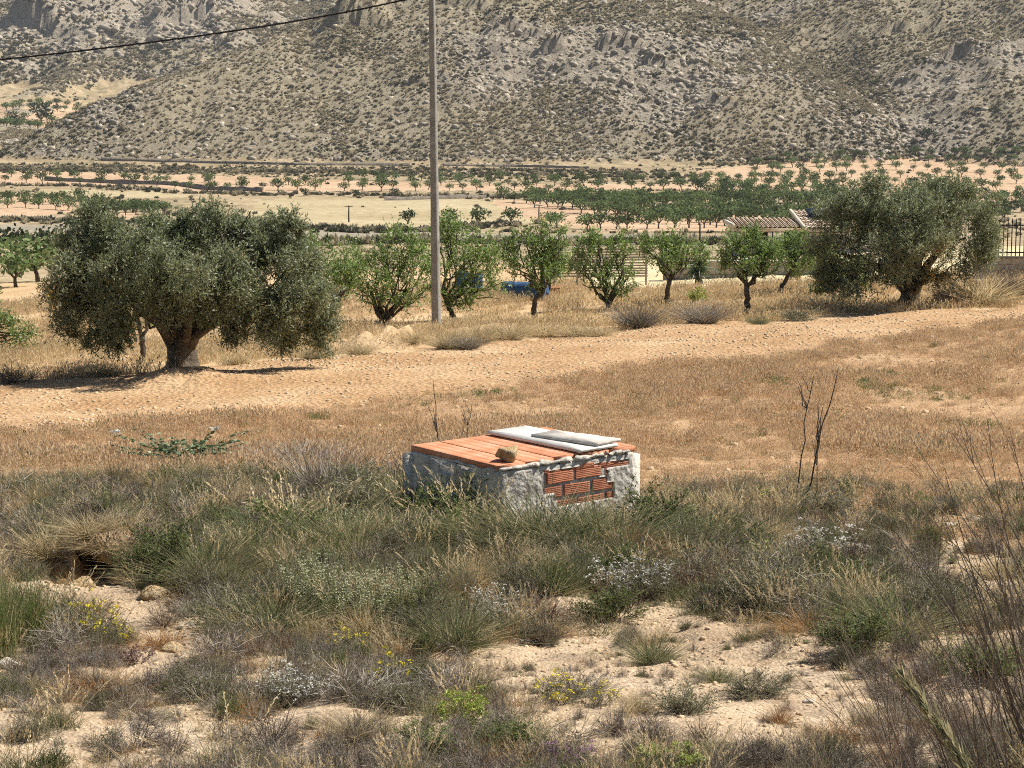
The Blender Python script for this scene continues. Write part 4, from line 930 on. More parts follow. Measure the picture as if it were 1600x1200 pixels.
for z in np.arange(1.2, ph-0.4, 0.72):
    w = (w0+(w1-w0)*z/ph)/2; b = MB(); xc, yc = -0.0115*z*0.9, 0.0115*z*0.4
    add_tube(b, np.array([[xc+w+0.0015, yc, z], [xc+w-0.02, yc, z]]), 0.014, 8); obj('bolt_hole', b.mesh('bolt_hole', M['hole']), pole)
bx_ = MB(); V_, F_ = box_vf((-0.0115*9.9*0.9-0.10, 0.04, 9.9), (0.10, 0.06, 0.10)); bx_.add(V_, F_); obj('cable_clamp', bx_.mesh('cable_clamp', M['cable']), pole)
A = np.array(at(668, -9, py_)); B = np.array(at(-260, 118, py_-2)); Cc = np.array(at(300, 57.5, py_-1))
t = np.linspace(0, 1, 90)[:, None]; ctrl = 2*Cc-(A+B)/2; P = A*(1-t)**2+2*ctrl*t*(1-t)+B*t**2
b = MB()
for s_ in range(3):
    a = np.arange(90)*1.15+s_*2.094; Q = P+np.stack([np.zeros(90), np.cos(a)*0.014, np.sin(a)*0.014], -1); add_tube(b, Q, 0.013, 6, mi=0)
tag(obj('power_cable', b.mesh('power_cable', M['cable'])), 'black twisted overhead cable running left from the concrete pole', 'cable')

# ------------------------------------------------------------------ house, garden wall, fences
M['cream'] = mat_rough('cream_render', [(0.3, (0.50,0.44,0.35)), (0.7, (0.60,0.54,0.44))], scale=1.2, bump=0.1)
M['roof_tile'] = mat_rough('roof_tile', [(0.25, (0.46,0.30,0.20)), (0.5, (0.66,0.52,0.38)), (0.75, (0.76,0.66,0.52))], scale=2.2, detail=5, bump=0.3, bscale=9, dist=0.03, attr=True)
M['block'] = mat_rough('concrete_block', [(0.3, (0.40,0.34,0.25)), (0.7, (0.52,0.45,0.34))], scale=3, bump=0.3, bscale=20, dist=0.01, objvar=0.07)
M['joint'] = mat_plain('joint_mortar', (0.30,0.265,0.21), rough=0.95)
M['panel'] = mat_rough('solar_panel', [(0.3, (0.02,0.024,0.034)), (0.7, (0.03,0.036,0.05))], scale=3, bump=0.0, rough=0.25)
M['iron'] = mat_plain('dark_iron', (0.035,0.033,0.032), rough=0.55)
M['glass'] = mat_plain('dark_window', (0.03,0.032,0.035), rough=0.15)
def pitched(root, x0, x1, ye, yr, ze, zr, seed, verge=True):
    """one roof slope facing the viewer made of rows of barrel tiles"""
    b = MB(); rr = np.random.default_rng(seed); nc = int((x1-x0)/0.21); nrw = int(math.hypot(yr-ye, zr-ze)/0.36)
    for i in range(nc):
        for r_ in range(nrw):
            t0, t1 = r_/nrw, (r_+1.12)/nrw; xc = x0+(i+0.5)*0.21; a = np.linspace(0, math.pi, 5); rad = 0.105
            ring = []
            for t, k_, lift in ((t0, 1.0, 0.03), (min(t1, 1), 0.86, 0.0)):
                ring.append(np.stack([xc+np.cos(a)*rad*k_, np.full(5, ye+(yr-ye)*t), ze+(zr-ze)*t+np.sin(a)*rad*0.75*k_+lift], -1))
            V_ = np.concatenate(ring); j = np.arange(4); b.add(V_, np.stack([j+1, j, 5+j, 5+j+1], -1), rr.random())
    V_ = np.array([[x0, ye, ze], [x1, ye, ze], [x1, yr, zr], [x0, yr, zr], [x0, ye, ze-.14], [x1, ye, ze-.14], [x1, yr, zr-.14], [x0, yr, zr-.14]])
    b.add(V_, np.array([[0, 1, 2, 3], [4, 7, 6, 5], [0, 4, 5, 1], [0, 3, 7, 4], [1, 5, 6, 2]]), 0.3)
    return b.mesh('roof_slope', M['roof_tile'])
hd = 88.0
hx0 = at(1140, 345, hd)[0]; hx1 = at(1262, 345, hd)[0]; hx2 = at(1420, 345, hd)[0]
hgz = gz((hx0+hx1)/2, hd)-0.1
house = thing('house', 'low cream house with pale clay tile roofs and a solar panel behind the almond trees', 'house', ((hx0+hx1)/2, hd, hgz))
ox = (hx0+hx1)/2
z_r1 = at(1180, 342, hd)[2]-hgz; z_e1 = at(1180, 357, hd-3.4)[2]-hgz; z_r2 = at(1270, 331, hd)[2]-hgz; z_e2 = at(1270, 358, hd-3.8)[2]-hgz
def hb(name, c, s, mat): b = MB(); V_, F_ = box_vf(c, s); b.add(V_, F_); return obj(name, b.mesh(name, mat), house)
# left wing
wv = np.array([[hx0-ox, -3.1, 0], [hx1-ox, -3.1, 0], [hx1-ox, 0, 0], [hx0-ox, 0, 0], [hx0-ox, -3.1, z_e1-.05], [hx1-ox, -3.1, z_e1-.05], [hx1-ox, 0, z_r1-.15], [hx0-ox, 0, z_r1-.15]])
obj('wall', mk_mesh('wall', wv, [np.array([[0,1,5,4],[1,2,6,5],[2,3,7,6],[3,0,4,7],[4,5,6,7]])], M['cream']), house)
r1 = obj('roof', pitched(house, hx0-ox-.15, hx1-ox, -3.4, 0.1, z_e1, z_r1, 3), house)
hb('verge', (hx0-ox-.20, -1.6, (z_e1+z_r1)/2+0.0), (0.12, 3.3, 0.16), M['cream'])
# right wing, taller, set forward
wv = np.array([[hx1-ox-.6, -3.6, 0], [hx2-ox, -3.6, 0], [hx2-ox, 0.6, 0], [hx1-ox-.6, 0.6, 0], [hx1-ox-.6, -3.6, z_e2-.05], [hx2-ox, -3.6, z_e2-.05], [hx2-ox, 0.6, z_r2-.12], [hx1-ox-.6, 0.6, z_r2-.12]])
obj('wall', mk_mesh('wall', wv, [np.array([[0,1,5,4],[1,2,6,5],[2,3,7,6],[3,0,4,7],[4,5,6,7]])], M['cream']), house)
obj('roof', pitched(house, hx1-ox-.62, hx2-ox, -3.9, 0.6, z_e2, z_r2, 4), house)
P = np.stack([np.full(8, hx1-ox-.70), np.linspace(-3.95, 0.7, 8), np.linspace(z_e2, z_r2, 8)+0.03], -1); b = MB(); add_tube(b, P, 0.075, 8); obj('verge', b.mesh('verge', M['cream'], smooth=True), house)
sp = hb('solar_panel', (0, 0, 0), (2.3, 1.3, 0.05), M['panel']); sp.location = (at(1302, 338, hd-1.2)[0]-ox, -1.2, (z_r2*0.7+z_e2*0.3)+0.20); sp.rotation_euler = (0.36, -0.10, 0.12)
for wx_ in (0.25, 0.7):
    w_ = hb('window', (hx0-ox+(hx1-hx0)*wx_, -3.12, 1.1), (0.9, 0.05, 0.8), M['glass'])
    b = MB(); V_, F_ = box_vf((hx0-ox+(hx1-hx0)*wx_, -3.18, 0.66), (1.05, 0.16, 0.06)); b.add(V_, F_); obj('sill', b.mesh('sill', M['cream']), w_)

def block_wall(pxa, pxb, ybase_px, d, ncourse, label, pal=None, palh=1.0, capc='cream'):
    xa, xb = at(pxa, ybase_px, d)[0], at(pxb, ybase_px, d)[0]; z0 = at((pxa+pxb)/2, ybase_px, d)[2]-0.02; L_ = xb-xa; hgt = 0.205*ncourse
    gzm = min(gz(xa, d), gz(xb, d), gz((xa+xb)/2, d)); foot = z0-gzm+0.3
    root = thing('garden_wall', label, 'wall', (xa, d, z0))
    b = MB(); V_, F_ = box_vf((L_/2, 0, (hgt-foot)/2), (L_, 0.16, hgt+foot-.01)); b.add(V_, F_); obj('wall_core', b.mesh('wall_core', M['joint']), root)
    full = bevel_box('block', (0.388, 0.20, 0.192), M['block'], 0.008)
    for r_ in range(ncourse):
        x = 0.2 if r_ % 2 == 0 else 0.4
        while x < L_-0.19:
            obj('block', full, root, (x, 0, 0.1025+r_*0.205)); x += 0.4
    b = MB(); V_, F_ = box_vf((L_/2, 0, hgt+0.03), (L_+0.04, 0.26, 0.06)); b.add(V_, F_); obj('coping', b.mesh('coping', M[capc]), root)
    return root, xa, xb, z0+hgt+0.06
w1_, xa, xb, wz = block_wall(1036, 1345, 437, 66.5, 3, 'low beige concrete block wall behind the almond trees')
rail = thing('wire_fence', 'dark metal post and rail fence on the beige block wall', 'fence', (xa, 66.5, wz))
Lr = at(1320, 400, 66.5)[0]-xa; n = 5
for i in range(n+1):
    b = MB(); add_tube(b, np.array([[Lr*i/n, 0, 0], [Lr*i/n, 0, 1.02+(0.28 if i == 1 else 0)]]), 0.028, 8); obj('post', b.mesh('post', M['iron'], smooth=True), rail)
for z in (0.06, 1.0):
    b = MB(); add_tube(b, np.array([[0, 0, z], [Lr/2, 0, z], [Lr, 0, z]]), 0.022, 6); obj('rail', b.mesh('rail', M['iron']), rail)
b = MB()
for i in range(int(Lr/0.10)): add_tube(b, np.array([[i*0.1, 0, 0.06], [i*0.1, 0, 1.0]]), 0.0022, 3, cap=False)
for z in np.arange(0.16, 1.0, 0.10): add_tube(b, np.array([[0, 0, z], [Lr, 0, z]]), 0.0022, 3, cap=False)
obj('wire_mesh', b.mesh('wire_mesh', M['iron']), rail)['kind'] = 'stuff'
w2_, xa2, xb2, wz2 = block_wall(1520, 1720, 432, 62.0, 3, 'plain concrete wall under the dark railing at the right picture edge', capc='joint')
pal = thing('palisade_fence', 'dark iron railing with pointed vertical bars at the right edge', 'fence', (xa2, 62.0, wz2)); Lp = xb2-xa2
bar = MB(); add_tube(bar, np.array([[0, 0, 0], [0, 0, 1.16], [0, 0, 1.25]]), [0.018, 0.018, 0.002], 6); barm = bar.mesh('bar', M['iron'])
for i in range(int(Lp/0.135)+1): obj('bar', barm, pal, (i*0.135, 0, 0))
for z in (0.12, 1.0):
    b = MB(); V_, F_ = box_vf((Lp/2, 0.022, z), (Lp, 0.016, 0.04)); b.add(V_, F_); obj('rail', b.mesh('rail', M['iron']), pal)
# slatted screen left of the house
M['pale_wood'] = mat_rough('pale_wood', [(0.3, (0.40,0.34,0.26)), (0.7, (0.56,0.50,0.41))], scale=3, bump=0.3, objvar=0.15)
sd = 63.0; sx0, sx1 = at(864, 420, sd)[0], at(1012, 420, sd)[0]; sz0 = at(940, 436, sd)[2]
scr = thing('slatted_screen', 'pale wooden slatted screen behind the bushy almond tree', 'screen', (sx0, sd, sz0)); Ls = sx1-sx0
for i in range(11):
    me = bevel_box('slat', (Ls*(1 if i < 7 else 0.8), 0.03, 0.055), M['pale_wood'], 0.004); obj('slat', me, scr, (Ls/2+(0 if i < 7 else Ls*0.1), -0.03, 0.10+i*0.088), (0, rg.uniform(-.006, .006), 0))
for i in range(5): obj('post', bevel_box('post', (0.06, 0.05, 1.25), M['pale_wood'], 0.004), scr, (0.05+(Ls-0.1)*i/4, 0.015, 0.42))
# blue drums, clay block
M['blue'] = mat_rough('blue_plastic', [(0.3, (0.04,0.085,0.16)), (0.7, (0.07,0.135,0.24))], scale=4, bump=0.1, rough=0.45)
M['clay'] = mat_plain('clay_orange', (0.52,0.24,0.11), rough=0.9)
def drum(px, py, d, rad, h, lab, lying):
    root = thing('plastic_drum', lab, 'drum', (0, 0, 0)); b = MB(); zz = np.array([0, .02, .1, .34, .36, .38, .62, .64, .66, .92, .98, 1.0])*h; rr = np.array([.9, .97, 1, 1, 1.05, 1, 1, 1.05, 1, 1, .95, .86])*rad
    add_tube(b, np.stack([np.zeros(12), np.zeros(12), zz], -1), rr, 18); obj('barrel', b.mesh('barrel', M['blue'], smooth=True), root)
    b = MB(); add_tube(b, np.array([[rad*.5, 0, h], [rad*.5, 0, h+.03]]), 0.05, 8); obj('bung_cap', b.mesh('bung_cap', M['blue']), root)
    x, y, z = at(px, py, d); root.location = (x, y, gz(x, y)+(rad if lying else 0)-0.01)
    if lying: root.rotation_euler = (math.radians(90), 0, math.radians(55))
drum(812, 440, 60.0, 0.30, 0.95, 'blue plastic drum lying behind the crooked almond trunk', True)
drum(788, 436, 61.5, 0.26, 0.8, 'blue plastic drum lying behind the leaves left of the crooked almond', True)
drum(742, 425, 63.5, 0.26, 0.7, 'blue plastic drum behind the almond tree right of the pole, mostly hidden', False)
drum(722, 424, 64.5, 0.25, 0.7, 'second blue drum closest to the concrete pole, behind leaves', False)
x, y, z = at(866, 442, 61.5); tag(obj('clay_block', bevel_box('clay_block', (0.34, 0.2, 0.3), M['clay'], 0.012), None, (x, y, gz(x, y)+0.13), (0, 0, .2)), 'small orange clay block at the left foot of the slatted screen', 'block')

# yucca, cactus and hoop in front of the wall
M['yucca_leaf'] = mat_leaf('yucca_leaf', [(0, (0.035,0.06,0.02)), (0.6, (0.06,0.10,0.03)), (1, (0.12,0.16,0.05))], trans=0.15, objvar=0, gloss=0.08)
M['cactus'] = mat_rough('cactus_skin', [(0.3, (0.10,0.12,0.05)), (0.7, (0.22,0.22,0.10))], scale=6, bump=0.2)
M['tan_hose'] = mat_plain('tan_hose', (0.45,0.36,0.22), rough=0.7)
x, y, z = at(1090, 440, 63.5); z = gz(x, y); yu = thing('yucca', 'dark green spiky yucca beside the block wall', 'plant', (x, y, z))
b = MB(); add_tube(b, np.array([[0, 0, -.1], [0.02, 0, .35], [0, 0, .7]]), [.11, .09, .09], 9); obj('stem', b.mesh('stem', M['bark']), yu)
rr = np.random.default_rng(33); n = 170; d = rand_dirs(n, rr); d[:, 2] = d[:, 2]*0.9+0.25; d = unit(d); b = MB()
V_, F_, _ = strands(np.tile([0, 0, 0.6], (n, 1))+d*0.05+np.c_[np.zeros((n, 2)), rr.uniform(-.3, .25, n)], d, rr.uniform(.45, .72, n), np.tile([0, 0, -0.15], (n, 1)), 0.055, 0.006, 3, rr); b.add(V_, F_, np.repeat(rr.random(n), 3)); obj('leaf_rosette', b.mesh('leaf_rosette', M['yucca_leaf']), yu)
x, y, z = at(1240, 438, 64.5); z = gz(x, y); ca = thing('cactus', 'clump of thin upright cactus stems before the block wall', 'plant', (x, y, z))
for i in range(13):
    a = rr.uniform(-1, 1); P = np.array([[a*.15, rr.uniform(-.12, .12), -.05], [a*.3, 0, .25], [a*.5, 0, .45+rr.uniform(0, .25)]]); b = MB(); add_tube(b, P, [.035, .04, .02], 7); obj('stem', b.mesh('stem', M['cactus'], smooth=True), ca)
x, y, z = at(1216, 425, 65.5); a = np.linspace(math.pi*0.25, math.pi*1.45, 26); b = MB(); z = gz(x, y)
add_tube(b, np.stack([np.cos(a)*0.30, np.zeros(26), np.sin(a)*0.38+0.36], -1), 0.028, 7); tag(obj('hoop', b.mesh('hoop', M['tan_hose'], smooth=True), None, (x, y-.1, z)), 'tan curved hoop standing against the block wall left of the cactus', 'hoop')
# ------------------------------------------------------------------ plants of the foreground
G1, G2 = (0.075,0.095,0.038), (0.15,0.165,0.075)
M['esparto'] = mat_leaf('esparto_blades', [(0, (0.085,0.105,0.045)), (0.4, (0.155,0.172,0.082)), (0.65, (0.26,0.235,0.13)), (0.82, (0.40,0.335,0.19)), (1, (0.52,0.44,0.27))], trans=0.35, objvar=0.22, gloss=0.0)
M['green_grass'] = mat_leaf('green_grass', [(0, (0.08,0.12,0.025)), (0.6, (0.15,0.20,0.05)), (0.85, (0.25,0.26,0.09)), (1, (0.42,0.34,0.16))], trans=0.35, objvar=0.12)
M['straw_blade'] = mat_leaf('straw_blades', [(0, (0.38,0.28,0.15)), (0.5, (0.52,0.40,0.22)), (1, (0.66,0.54,0.33))], trans=0.4, objvar=0.22, gloss=0.02)
M['brown_blade'] = mat_leaf('brown_blades', [(0, (0.38,0.235,0.13)), (0.5, (0.53,0.365,0.21)), (1, (0.67,0.51,0.325))], trans=0.4, objvar=0.25, gloss=0.02)
M['rust_blade'] = mat_leaf('rust_blades', [(0, (0.20,0.105,0.045)), (0.5, (0.34,0.19,0.085)), (1, (0.48,0.31,0.15))], trans=0.3, objvar=0.2, gloss=0.0)
M['grey_twig'] = mat_leaf('grey_twigs', [(0, (0.13,0.105,0.08)), (0.5, (0.27,0.23,0.185)), (1, (0.45,0.40,0.335))], trans=0.05, objvar=0.25, gloss=0.0)
M['brown_twig'] = mat_leaf('brown_twigs', [(0, (0.09,0.065,0.05)), (0.6, (0.17,0.13,0.10)), (1, (0.28,0.22,0.17))], trans=0.05, objvar=0.2, gloss=0.02)
M['dark_stalk'] = mat_leaf('dark_stalk', [(0, (0.05,0.04,0.035)), (1, (0.10,0.08,0.065))], trans=0.0, objvar=0.2, gloss=0.03)
M['grey_leaf'] = mat_leaf('grey_green_leaf', [(0, (0.11,0.112,0.055)), (0.5, (0.19,0.185,0.10)), (1, (0.30,0.285,0.17))], trans=0.3, objvar=0.2, gloss=0)
M['green_leaf'] = mat_leaf('green_leaf', [(0, (0.085,0.11,0.035)), (0.5, (0.15,0.18,0.06)), (1, (0.25,0.27,0.105))], trans=0.35, objvar=0.18, gloss=0.01)
M['lime_leaf'] = mat_leaf('lime_leaf', [(0, (0.20,0.27,0.045)), (0.5, (0.34,0.40,0.07)), (1, (0.48,0.52,0.12))], trans=0.35, objvar=0.1)
M['caper_leaf'] = mat_leaf('caper_leaf', [(0, (0.07,0.105,0.045)), (0.6, (0.13,0.175,0.075)), (1, (0.21,0.25,0.12))], trans=0.25, objvar=0.1, gloss=0.06)
M['white_petal'] = mat_leaf('white_petals', [(0, (0.50,0.48,0.42)), (1, (0.74,0.72,0.66))], trans=0.3, objvar=0.05, gloss=0)
M['yellow_petal'] = mat_leaf('yellow_petals', [(0, (0.62,0.50,0.03)), (1, (0.78,0.68,0.06))], trans=0.3, objvar=0.05, gloss=0)
M['purple_petal'] = mat_leaf('purple_petals', [(0, (0.26,0.10,0.26)), (1, (0.44,0.22,0.42))], trans=0.3, objvar=0.05, gloss=0)
M['pale_whorl'] = mat_leaf('pale_whorls', [(0, (0.34,0.34,0.19)), (1, (0.56,0.55,0.38))], trans=0.3, objvar=0.08, gloss=0)
M['purple_leaf'] = mat_leaf('purple_brown_leaf', [(0, (0.12,0.055,0.06)), (1, (0.24,0.13,0.12))], trans=0.2, objvar=0.15)

def cone_dirs(n, a0, a1, rg, pw=0.6):
    az = rg.uniform(0, 2*math.pi, n); a = np.radians(a0+(a1-a0)*rg.random(n)**pw)
    return np.stack([np.sin(a)*np.cos(az), np.sin(a)*np.sin(az), np.cos(a)], -1)
def disc(n, rad, rg):
    a = rg.uniform(0, 2*math.pi, n); q = rad*np.sqrt(rg.random(n)); return np.stack([np.cos(a)*q, np.sin(a)*q, np.zeros(n)], -1)
def blades(n, rad, a0, a1, L0, L1, droop, w, rg, S=4, lo=0, hi=1):
    d = cone_dirs(n, a0, a1, rg); b = MB(); out = d*np.array([1, 1, 0])
    bend = out*0.25*rg.random((n, 1))+np.array([0, 0, -droop])*rg.uniform(0.2, 1, (n, 1))
    V_, F_, P_ = strands(disc(n, rad, rg)-np.array([0, 0, .03]), d, rg.uniform(L0, L1, n), bend, w, w*0.15, S, rg); b.add(V_, F_, np.repeat(lo+(hi-lo)*rg.random(n), S)); return b, P_
def bush(rg, nst=36, ntw=420, a1=75, droop=0.0, w=0.010, tl=0.28, up=0.25, nl=0, ll=0.05, lw=0.02, base=0.08, flow=0, fq=7, fs=0.03, ftop=0.5):
    """branching shrub of unit height and width: returns stems, leaves, flowers"""
    d = cone_dirs(nst, 3, a1, rg); L = rg.uniform(0.5, 0.85, nst)*(1-0.35*np.abs(np.arcsin(np.clip(np.hypot(d[:, 0], d[:, 1]), 0, 1)))/1.5)
    bend = d*np.array([-.1, -.1, 0])+np.array([0, 0, 0.12])+0.12*rand_dirs(nst, rg); b0 = disc(nst, base, rg)-np.array([0, 0, .03])
    st = MB(); V_, F_, P_ = strands(b0, d, L, bend, w*1.5, w*0.6, 5, rg); st.add(V_, F_, np.repeat(rg.random(nst), 5))
    k = rg.integers(0, nst, ntw); t = rg.uniform(0.3, 1.0, ntw)[:, None]; s = b0[k]+L[k][:, None]*(t*d[k]+t*t*bend[k])
    td = unit(d[k]*0.7+np.array([0, 0, up])+0.75*rand_dirs(ntw, rg)); TL = tl*rg.uniform(0.45, 1.2, ntw); tb = 0.25*rand_dirs(ntw, rg)+np.array([0, 0, -droop])
    V_, F_, _ = strands(s, td, TL, tb, w*0.7, w*0.3, 3, rg); st.add(V_, F_, np.repeat(rg.random(ntw), 3)); lf = fl = None
    if nl:
        kk = rg.integers(0, ntw, nl); t = rg.uniform(0.1, 1.05, nl)[:, None]; p = s[kk]+TL[kk][:, None]*(t*td[kk]+t*t*tb[kk])
        lf = MB(); V_, F_ = leaves(p, unit(td[kk]+0.9*rand_dirs(nl, rg)), ll*rg.uniform(.6, 1.3, nl), lw, rg); lf.add(V_, F_, np.clip(0.6*rg.random(nl)+0.4*rg.random(ntw)[kk], 0, 1))
    if flow:
        tips = s+TL[:, None]*(td+tb); o = np.argsort(-tips[:, 2]); pick = o[:int(len(o)*ftop)]; pick = rg.choice(pick, min(flow, len(pick)), replace=False)
        c = np.repeat(tips[pick], fq, 0)+fs*0.5*rg.normal(size=(len(pick)*fq, 3)); fl = MB(); ax = unit(rand_dirs(len(c), rg)+np.array([0, 0, .8])); V_, F_ = leaves(c, ax, fs, fs*.8, rg); fl.add(V_, F_, rg.random(len(c)))
    return st, lf, fl

def P_esparto(s):
    rg = np.random.default_rng(s); a, _ = blades(520, 0.16, 2, 58, 0.65, 1.08, 0.30, 0.011, rg, 5, 0, 0.8); b, _ = blades(150, 0.2, 5, 70, 0.5, 1.0, 0.35, 0.010, rg, 5, 0.75, 1)
    return [('blades', a, 'esparto'), ('dry_blades', b, 'esparto')]
def P_drytus(s):
    rg = np.random.default_rng(s); a, _ = blades(420, 0.16, 2, 60, 0.6, 1.05, 0.30, 0.011, rg, 4); b, _ = blades(90, 0.2, 5, 60, 0.5, 0.9, 0.3, 0.010, rg, 4, 0, .6)
    return [('dry_blades', a, 'straw_blade'), ('green_blades', b, 'esparto')]
def P_greytus(s):
    rg = np.random.default_rng(s); a, _ = blades(620, 0.20, 2, 55, 0.6, 1.05, 0.12, 0.010, rg, 4); return [('stems', a, 'grey_twig'), ('blades', blades(120, .2, 4, 60, .4, .8, .2, .01, rg, 4)[0], 'esparto')]
def P_dead(s):
    rg = np.random.default_rng(s); st, _, _ = bush(rg, 44, 560, 80, 0.05, 0.011, 0.34, 0.15); return [('twigs', st, 'grey_twig')]
def P_browndead(s):
    rg = np.random.default_rng(s); st, _, _ = bush(rg, 44, 600, 75, 0.05, 0.010, 0.30, 0.2); return [('twigs', st, 'brown_twig')]
def P_greyshrub(s):
    rg = np.random.default_rng(s); st, lf, _ = bush(rg, 50, 620, 72, 0.0, 0.009, 0.28, 0.35, 4200, 0.045, 0.014); return [('twigs', st, 'grey_twig'), ('leaves', lf, 'grey_leaf')]
def P_greenshrub(s):
    rg = np.random.default_rng(s); st, lf, _ = bush(rg, 46, 560, 72, 0.0, 0.009, 0.26, 0.35, 4600, 0.05, 0.018); return [('twigs', st, 'brown_twig'), ('leaves', lf, 'green_leaf')]
def P_white(s):
    rg = np.random.default_rng(s); st, lf, fl = bush(rg, 44, 480, 72, 0.0, 0.009, 0.25, 0.45, 2000, 0.04, 0.014, flow=200, fq=6, fs=0.030, ftop=0.6); return [('twigs', st, 'grey_twig'), ('leaves', lf, 'grey_leaf'), ('flowers', fl, 'white_petal')]
def P_yellow(s):
    rg = np.random.default_rng(s); st, lf, fl = bush(rg, 36, 380, 65, 0.0, 0.010, 0.25, 0.5, 1700, 0.045, 0.013, flow=24, fq=7, fs=0.045, ftop=0.5); return [('twigs', st, 'grey_twig'), ('leaves', lf, 'grey_leaf'), ('flowers', fl, 'yellow_petal')]
def P_purple(s):
    rg = np.random.default_rng(s); st, lf, fl = bush(rg, 36, 380, 70, 0.0, 0.010, 0.25, 0.45, 1700, 0.045, 0.015, flow=120, fq=7, fs=0.035, ftop=0.4); return [('twigs', st, 'brown_twig'), ('leaves', lf, 'green_leaf'), ('flowers', fl, 'purple_petal')]
def P_purpleleaf(s):
    rg = np.random.default_rng(s); st, lf, _ = bush(rg, 26, 240, 78, 0.0, 0.012, 0.22, 0.3, 1500, 0.06, 0.025); return [('twigs', st, 'brown_twig'), ('leaves', lf, 'purple_leaf')]
def P_spurge(s):
    rg = np.random.default_rng(s); n = 70; d = cone_dirs(n, 2, 70, rg); L = rg.uniform(0.75, 1.0, n)*(1-.3*np.hypot(d[:, 0], d[:, 1])); st = MB(); V_, F_, P_ = strands(disc(n, .12, rg), d, L, 0.1*rand_dirs(n, rg)+[0, 0, .1], .014, .008, 4, rg); st.add(V_, F_, .6)
    tip = P_[:, -1]; m = 26; c = np.repeat(tip, m, 0)+0.05*rg.normal(size=(n*m, 3))*[1, 1, .45]; lf = MB(); V_, F_ = leaves(c, unit(rand_dirs(n*m, rg)+[0, 0, .7]), .055, .04, rg); lf.add(V_, F_, rg.random(n*m))
    g = MB(); kk = rg.integers(0, n, 900); t = rg.integers(1, 5, 900); V_, F_ = leaves(P_[kk, t]+.01*rg.normal(size=(900, 3)), unit(d[kk]+rand_dirs(900, rg)), .06, .018, rg); g.add(V_, F_, rg.random(900))
    return [('stems', st, 'green_leaf'), ('leaves', g, 'green_leaf'), ('bracts', lf, 'lime_leaf')]
def P_spikes(s):
    rg = np.random.default_rng(s); n = 42; d = cone_dirs(n, 1, 22, rg); b0 = disc(n, .30, rg); L = rg.uniform(.7, 1.05, n); bd = .06*rand_dirs(n, rg); st = MB(); V_, F_, _ = strands(b0, d, L, bd, .011, .006, 4, rg); st.add(V_, F_, .7)
    C_ = []; 
    for t in np.linspace(.45, 1.0, 9):
        p = b0+L[:, None]*(t*d+t*t*bd); C_.append(np.repeat(p, 6, 0)+.016*rg.normal(size=(n*6, 3))*[1, 1, .35])
    C_ = np.concatenate(C_); w = MB(); V_, F_ = leaves(C_, unit(rand_dirs(len(C_), rg)*[1, 1, .4]), .022, .018, rg); w.add(V_, F_, rg.random(len(C_)))
    st2, lf, _ = bush(rg, 34, 360, 60, 0, .009, .22, .5, 3400, .05, .016)
    for q in (lf,): q.V = [v*np.array([1, 1, .62]) for v in q.V]
    return [('stems', st, 'green_leaf'), ('leaves', lf, 'green_leaf'), ('flower_spikes', w, 'pale_whorl')]
def P_caper(s):
    rg = np.random.default_rng(s); n = 46; d = cone_dirs(n, 20, 84, rg, 0.8); L = rg.uniform(.35, .7, n); bd = np.array([0, 0, -.12])+.15*rand_dirs(n, rg); b0 = disc(n, .12, rg)+[0, 0, .12]; st = MB(); V_, F_, P_ = strands(b0, d, L, bd, .012, .006, 5, rg); st.add(V_, F_, .4)
    m = 1500; k = rg.integers(0, n, m); t = rg.uniform(.15, 1, m)[:, None]; p = b0[k]+L[k][:, None]*(t*d[k]+t*t*bd[k]); p[:, 2] = np.abs(p[:, 2]); ax = unit(rand_dirs(m, rg)+d[k]*.4+[0, 0, .3]); lf = MB()
    sd = unit(np.cross(ax, rand_dirs(m, rg))); r_ = .017*rg.uniform(.7, 1.25, m)[:, None]; ang = np.arange(6)*math.pi/3; c = p+ax*r_
    Vv = np.stack([c+ax*r_*math.cos(a)+sd*r_*math.sin(a) for a in ang], 1).reshape(-1, 3); i = np.arange(m)*6
    lf.add(Vv, np.concatenate([np.stack([i, i+1, i+2, i+3], -1), np.stack([i, i+3, i+4, i+5], -1)]), np.tile(rg.random(m), 2))
    fl = MB()
    for q in range(3):
        cpos = P_[[3, 11, 30][q], -1]+[0, 0, .06]; c = np.tile(cpos, (14, 1))+.01*rg.normal(size=(14, 3)); V_, F_ = leaves(c, unit(rand_dirs(14, rg)+[0, 0, .5]), .05, .035, rg); fl.add(V_, F_, rg.random(14))
    return [('stems', st, 'brown_twig'), ('leaves', lf, 'caper_leaf'), ('flowers', fl, 'white_petal')]
def P_rust(s):
    rg = np.random.default_rng(s); a, _ = blades(460, .2, 2, 75, .5, 1.0, .2, .010, rg, 4); return [('stems', a, 'rust_blade')]
def P_greengrass(s):
    rg = np.random.default_rng(s); a, _ = blades(900, .36, 0, 30, .5, 1.02, .12, .011, rg, 4); b, _ = blades(110, .38, 0, 30, .7, 1.1, .1, .008, rg, 4); return [('blades', a, 'green_grass'), ('dry_stems', b, 'straw_blade')]
